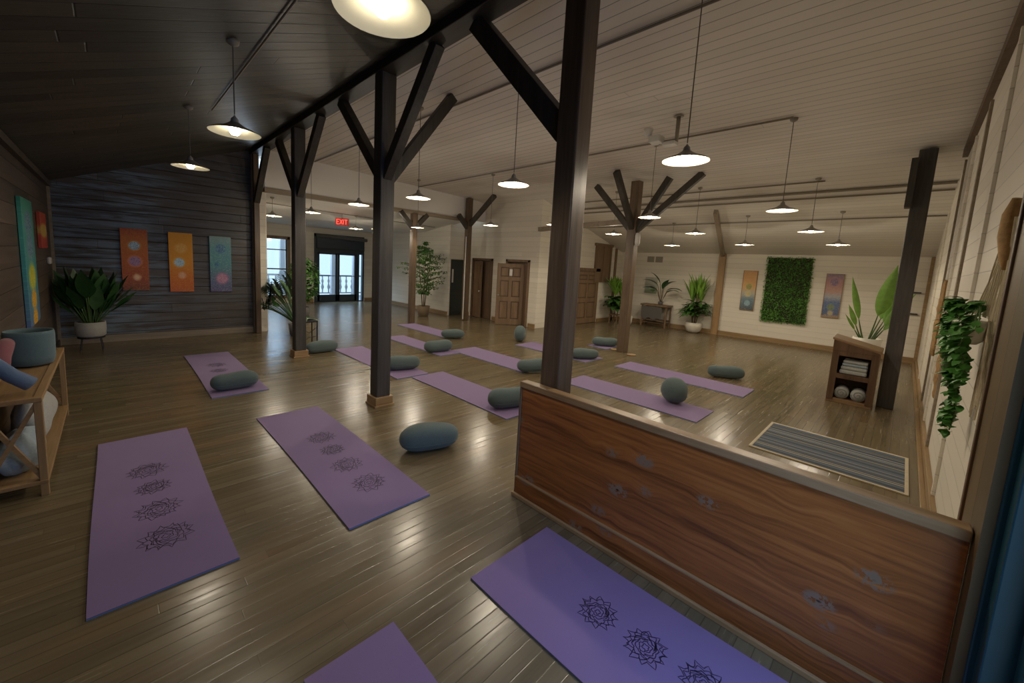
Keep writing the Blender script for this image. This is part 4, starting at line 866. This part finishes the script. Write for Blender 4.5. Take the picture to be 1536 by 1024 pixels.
def cane_palm(parent, z0, n, H, seed, mats, lw=.06, ll=.5, low=True, spread=.7):
    q = random.Random(seed); st = MB(); top = MB(); lo = MB()
    for i in range(n):
        a = 2*PI*i/n+q.random(); d = (math.cos(a)*.14, math.sin(a)*.14, 1); pts, dd = curve_pts((math.cos(a)*.06, math.sin(a)*.06, z0), d, H*q.uniform(.6, 1), 0, 6); st.tube(pts, .013, 6)
        for k in range(13):
            b = q.uniform(0, 6.28); s_ = q.uniform(.1, spread); top.leaf(pts[-1], (math.cos(b)*s_, math.sin(b)*s_, 1), ll*q.uniform(.7, 1.1), lw*q.uniform(.7, 1.2), q.uniform(.05, .5), .3, 7)
        if low:
            for j in (2, 3, 4):
                for k in range(4):
                    b = q.uniform(0, 6.28); lo.leaf(pts[j], (math.cos(b), math.sin(b), .8), ll*q.uniform(.6, .95), lw*1.9, q.uniform(.8, 1.6), .25, 7)
    cx_ = 15.08-parent.location.x; cy_ = 8.28-parent.location.y
    for m_ in (st, top, lo): m_.clamp(x1=cx_, y1=cy_, y0=4.66-parent.location.y)
    st.build('stems', M['bark'], parent, True); top.build('upper_leaves', M[mats[0]], parent, True)
    if low: lo.build('lower_leaves', M[mats[1]], parent, True)
pa = thing('potted_palm', (14.65, 5.08, 0), 'tall palm in a rounded white pot against the far white wall', 'plant')
MB().lathe([(.12, 0), (.22, .06), (.28, .22), (.27, .36), (.25, .36), (.24, .25), (.2, .1)], 30).build('pot', M['pot_plain'], pa, True); MB().lathe([(.01, .30), (.24, .31), (.01, .33)], 20).build('soil', M['soil'], pa)
cane_palm(pa, .3, 7, 1.1, 21, ('leaf_light', 'leaf_mid'), .075, .78, True, .55)
pb = thing('potted_palm', (13.95, 7.72, 0), 'bushy yellow-green palm in the far corner beside the brown door', 'plant')
MB().lathe([(.13, 0), (.17, .1), (.18, .36), (.16, .36), (.15, .1)], 26, (.1, -.45, 0)).build('pot', M['pot_plain'], pb, True)
MB().box(-.2, -.17, -.17, -.14, 0, .35).box(.14, .17, -.17, -.14, 0, .35).box(-.2, -.17, .14, .17, 0, .35).box(.14, .17, .14, .17, 0, .35).box(-.2, .17, -.17, .17, .32, .35).build('wooden_stand', M['door_wood'], pb)
cane_palm(pb, .33, 8, .95, 23, ('leaf_light', 'leaf_mid'), .12, .6, True, .8)

# side table with a paddle-leaved plant
tb2 = thing('side_table', (14.72, 6.5, 0), 'small wooden side table with grey cloth and slats against the far wall', 'table')
for x in (-.18, .20):
    for y in (-.46, .46): MB().box(x-.025, x+.025, y-.025, y+.025, 0, .78).build('leg', M['door_wood'], tb2, bevel=.004)
MB().box(-.24, .26, -.52, .52, .78, .84).build('tabletop', M['door_wood'], tb2, bevel=.006)
MB().box(-.2, .22, -.46, .46, .24, .28).box(-.19, -.16, -.46, .46, .14, .17).build('lower_shelf', M['door_dark'], tb2)
gc = MB()
for i in range(14):
    y0 = -.30+i*.055; gc.box(-.21, -.20-.012*math.sin(i*2.1), y0, y0+.056, .30+.03*math.sin(i), .76)
tag(gc.build('draped_cloth', M['greycloth'], loc=(14.72, 6.5, 0)), 'grey cloth hanging in the open side table', 'cloth')
pc = thing('potted_plant', (14.72, 6.35, .84), 'paddle-leaved plant on the wooden side table', 'plant')
MB().lathe([(.05, 0), (.08, .02), (.09, .12), (.075, .12), (.06, .04)], 20).build('pot', M['greycloth'], pc, True)
lm, sm = MB(), MB()
for (dy, dz, sl, ll) in [(.55, 1, .65, .55), (.9, 1, .5, .5), (-.4, 1, .55, .55), (-.9, .8, .5, .55), (-.7, .5, .42, .5), (.2, 1, .7, .5), (-.2, 1, .5, .45), (.5, .7, .4, .4)]:
    pts, dd = curve_pts((0, dy*.03, .1), (-.1, dy*.35, dz), sl, .1, 6); sm.tube(pts, .009, 6); lm.leaf(pts[-1], (dd.x, dy*.9, .45), ll*1.1, .21, .9, .3, 8, .9)
lm.clamp(x1=.34); sm.build('stems', M['bark'], pc, True); lm.build('leaves', M['leaf_dark'], pc, True)

# fig tree
fg = thing('potted_tree', (8.10, 12.15, 0), 'leafy slender fig tree in a wicker basket by the rear wing wall', 'tree')
MB().lathe([(.15, 0), (.19, .03), (.24, .38), (.22, .38), (.18, .1)], 26).build('basket', M['wicker'], fg, True); MB().lathe([(.01, .33), (.22, .34), (.01, .36)], 20).build('soil', M['soil'], fg)
q = random.Random(31); sm, lm = MB(), MB()
for k in range(3):
    a = k*2.1; pts, dd = curve_pts((.04*math.cos(a), .04*math.sin(a), .33), (.12*math.cos(a), .12*math.sin(a), 1), 2.0+.15*k, -.05, 12); sm.tube(pts, [.022-.0014*i for i in range(13)], 6)
    for i in range(3, 13):
        for j in range(4):
            b = q.uniform(0, 6.28); z_ = pts[i][2]; rl = .75*max(.12, math.sin(PI*min(1, (2.62-z_)/2.0)))*q.uniform(.6, 1.1)
            bp_, bd_ = curve_pts(pts[i], (math.cos(b), math.sin(b), .55), rl, .5, 5); sm.tube(bp_, .005, 4)
            for p in bp_[1:]:
                for l in range(4):
                    c = q.uniform(0, 6.28); lm.leaf((p[0]+q.uniform(-.04, .04), p[1]+q.uniform(-.04, .04), p[2]+q.uniform(-.05, .05)), (math.cos(c), math.sin(c), q.uniform(-.6, .4)), q.uniform(.07, .11), .045, .8, .2, 3)
sm.clamp(x1=.90); lm.clamp(x1=.90)
sm.build('trunk_and_twigs', M['bark'], fg, True); lm.build('leaves', M['leaf_mid'], fg, True)
# split leaf plant + bushy plant in the rear wing, plant stand
ms = thing('potted_plant', (3.22, 10.35, 0), 'large arching split-leaved plant right of the dark wall, before the rear window', 'plant')
MB().lathe([(.12, 0), (.15, .03), (.18, .30), (.16, .30), (.13, .06)], 24).build('pot', M['greycloth'], ms, True); MB().lathe([(.01, .25), (.15, .26), (.01, .27)], 16).build('soil', M['soil'], ms)
q = random.Random(41); sm, lm = MB(), MB()
for i in range(24):
    a = q.uniform(0, 6.28); pts, dd = curve_pts((0, 0, .25), (math.cos(a)*.4-.45, math.sin(a)*.4+.2, 1), q.uniform(.65, 1.1), .6, 8); sm.tube(pts, .009, 5)
    p = Vector(pts[-1])
    for j in range(9):
        p = p + Vector(dd)*.045; 
        for s_ in (-1, 1):
            sd = Vector((-dd.y, dd.x, 0)).normalized()*s_; lm.leaf(p, (dd.x*.6+sd.x, dd.y*.6+sd.y, -.1), .26*math.sin(PI*(j+2)/12), .085, .7, .2, 4)
sm.build('stems', M['leaf_dark'], ms, True); lm.clamp(x0=-.62, y1=.95).build('leaves', M['leaf_dark'], ms, True)
bsh = thing('potted_shrub', (4.35, 13.3, 0), 'bushy dark green plant peeking out right of the slim post, left of the glass doors', 'plant')
MB().lathe([(.14, 0), (.18, .03), (.2, .34), (.18, .34), (.15, .06)], 24).build('pot', M['greycloth'], bsh, True)
q = random.Random(43); sm, lm = MB(), MB(); sm.tube([(0, 0, .05), (.02, 0, .6), (0, .02, 1.2)], .025, 7)
for i in range(1100):
    a, b = q.uniform(0, 6.28), q.uniform(-1, 1); r = q.uniform(.5, 1)**.5; rr = math.sqrt(1-b*b); z_ = 1.2+b*.72*r; lm.leaf((.42*r*rr*math.cos(a), .42*r*rr*math.sin(a), z_), (math.cos(a), math.sin(a), q.uniform(-.4, .6)), q.uniform(.10, .17), .085, .8, .2, 3)
sm.build('stem', M['bark'], bsh, True); lm.build('leaves', M['leaf_mid'], bsh, True)
bs2 = thing('wire_plant_stand', (3.05, 9.0, 0), 'small black wire stand holding strappy leaves beside the slim post', 'plant stand')
for x, y in ((.17, -.02), (-.17, -.02), (.17, .3), (-.17, .3)): MB().tube([(x, y, 0), (x, y, .56)], .013, 6).build('leg', M['black_metal'], bs2)
MB().box(-.18, .18, -.03, .31, .53, .56).tube([(-.17, -.02, .42), (0, -.02, .30), (.17, -.02, .42)], .008, 6).tube([(-.17, -.02, .08), (0, -.02, .2), (.17, -.02, .22)], .008, 6).build('wire_frame', M['black_metal'], bs2)
q = random.Random(44); lm = MB()
for i in range(16): a = q.uniform(0, 6.28); lm.leaf((0, .14, .57), (math.cos(a), math.sin(a), .7), .32, .05, 1.2, .2, 6)
lm.build('strappy_leaves', M['leaf_dark'], bs2, True)
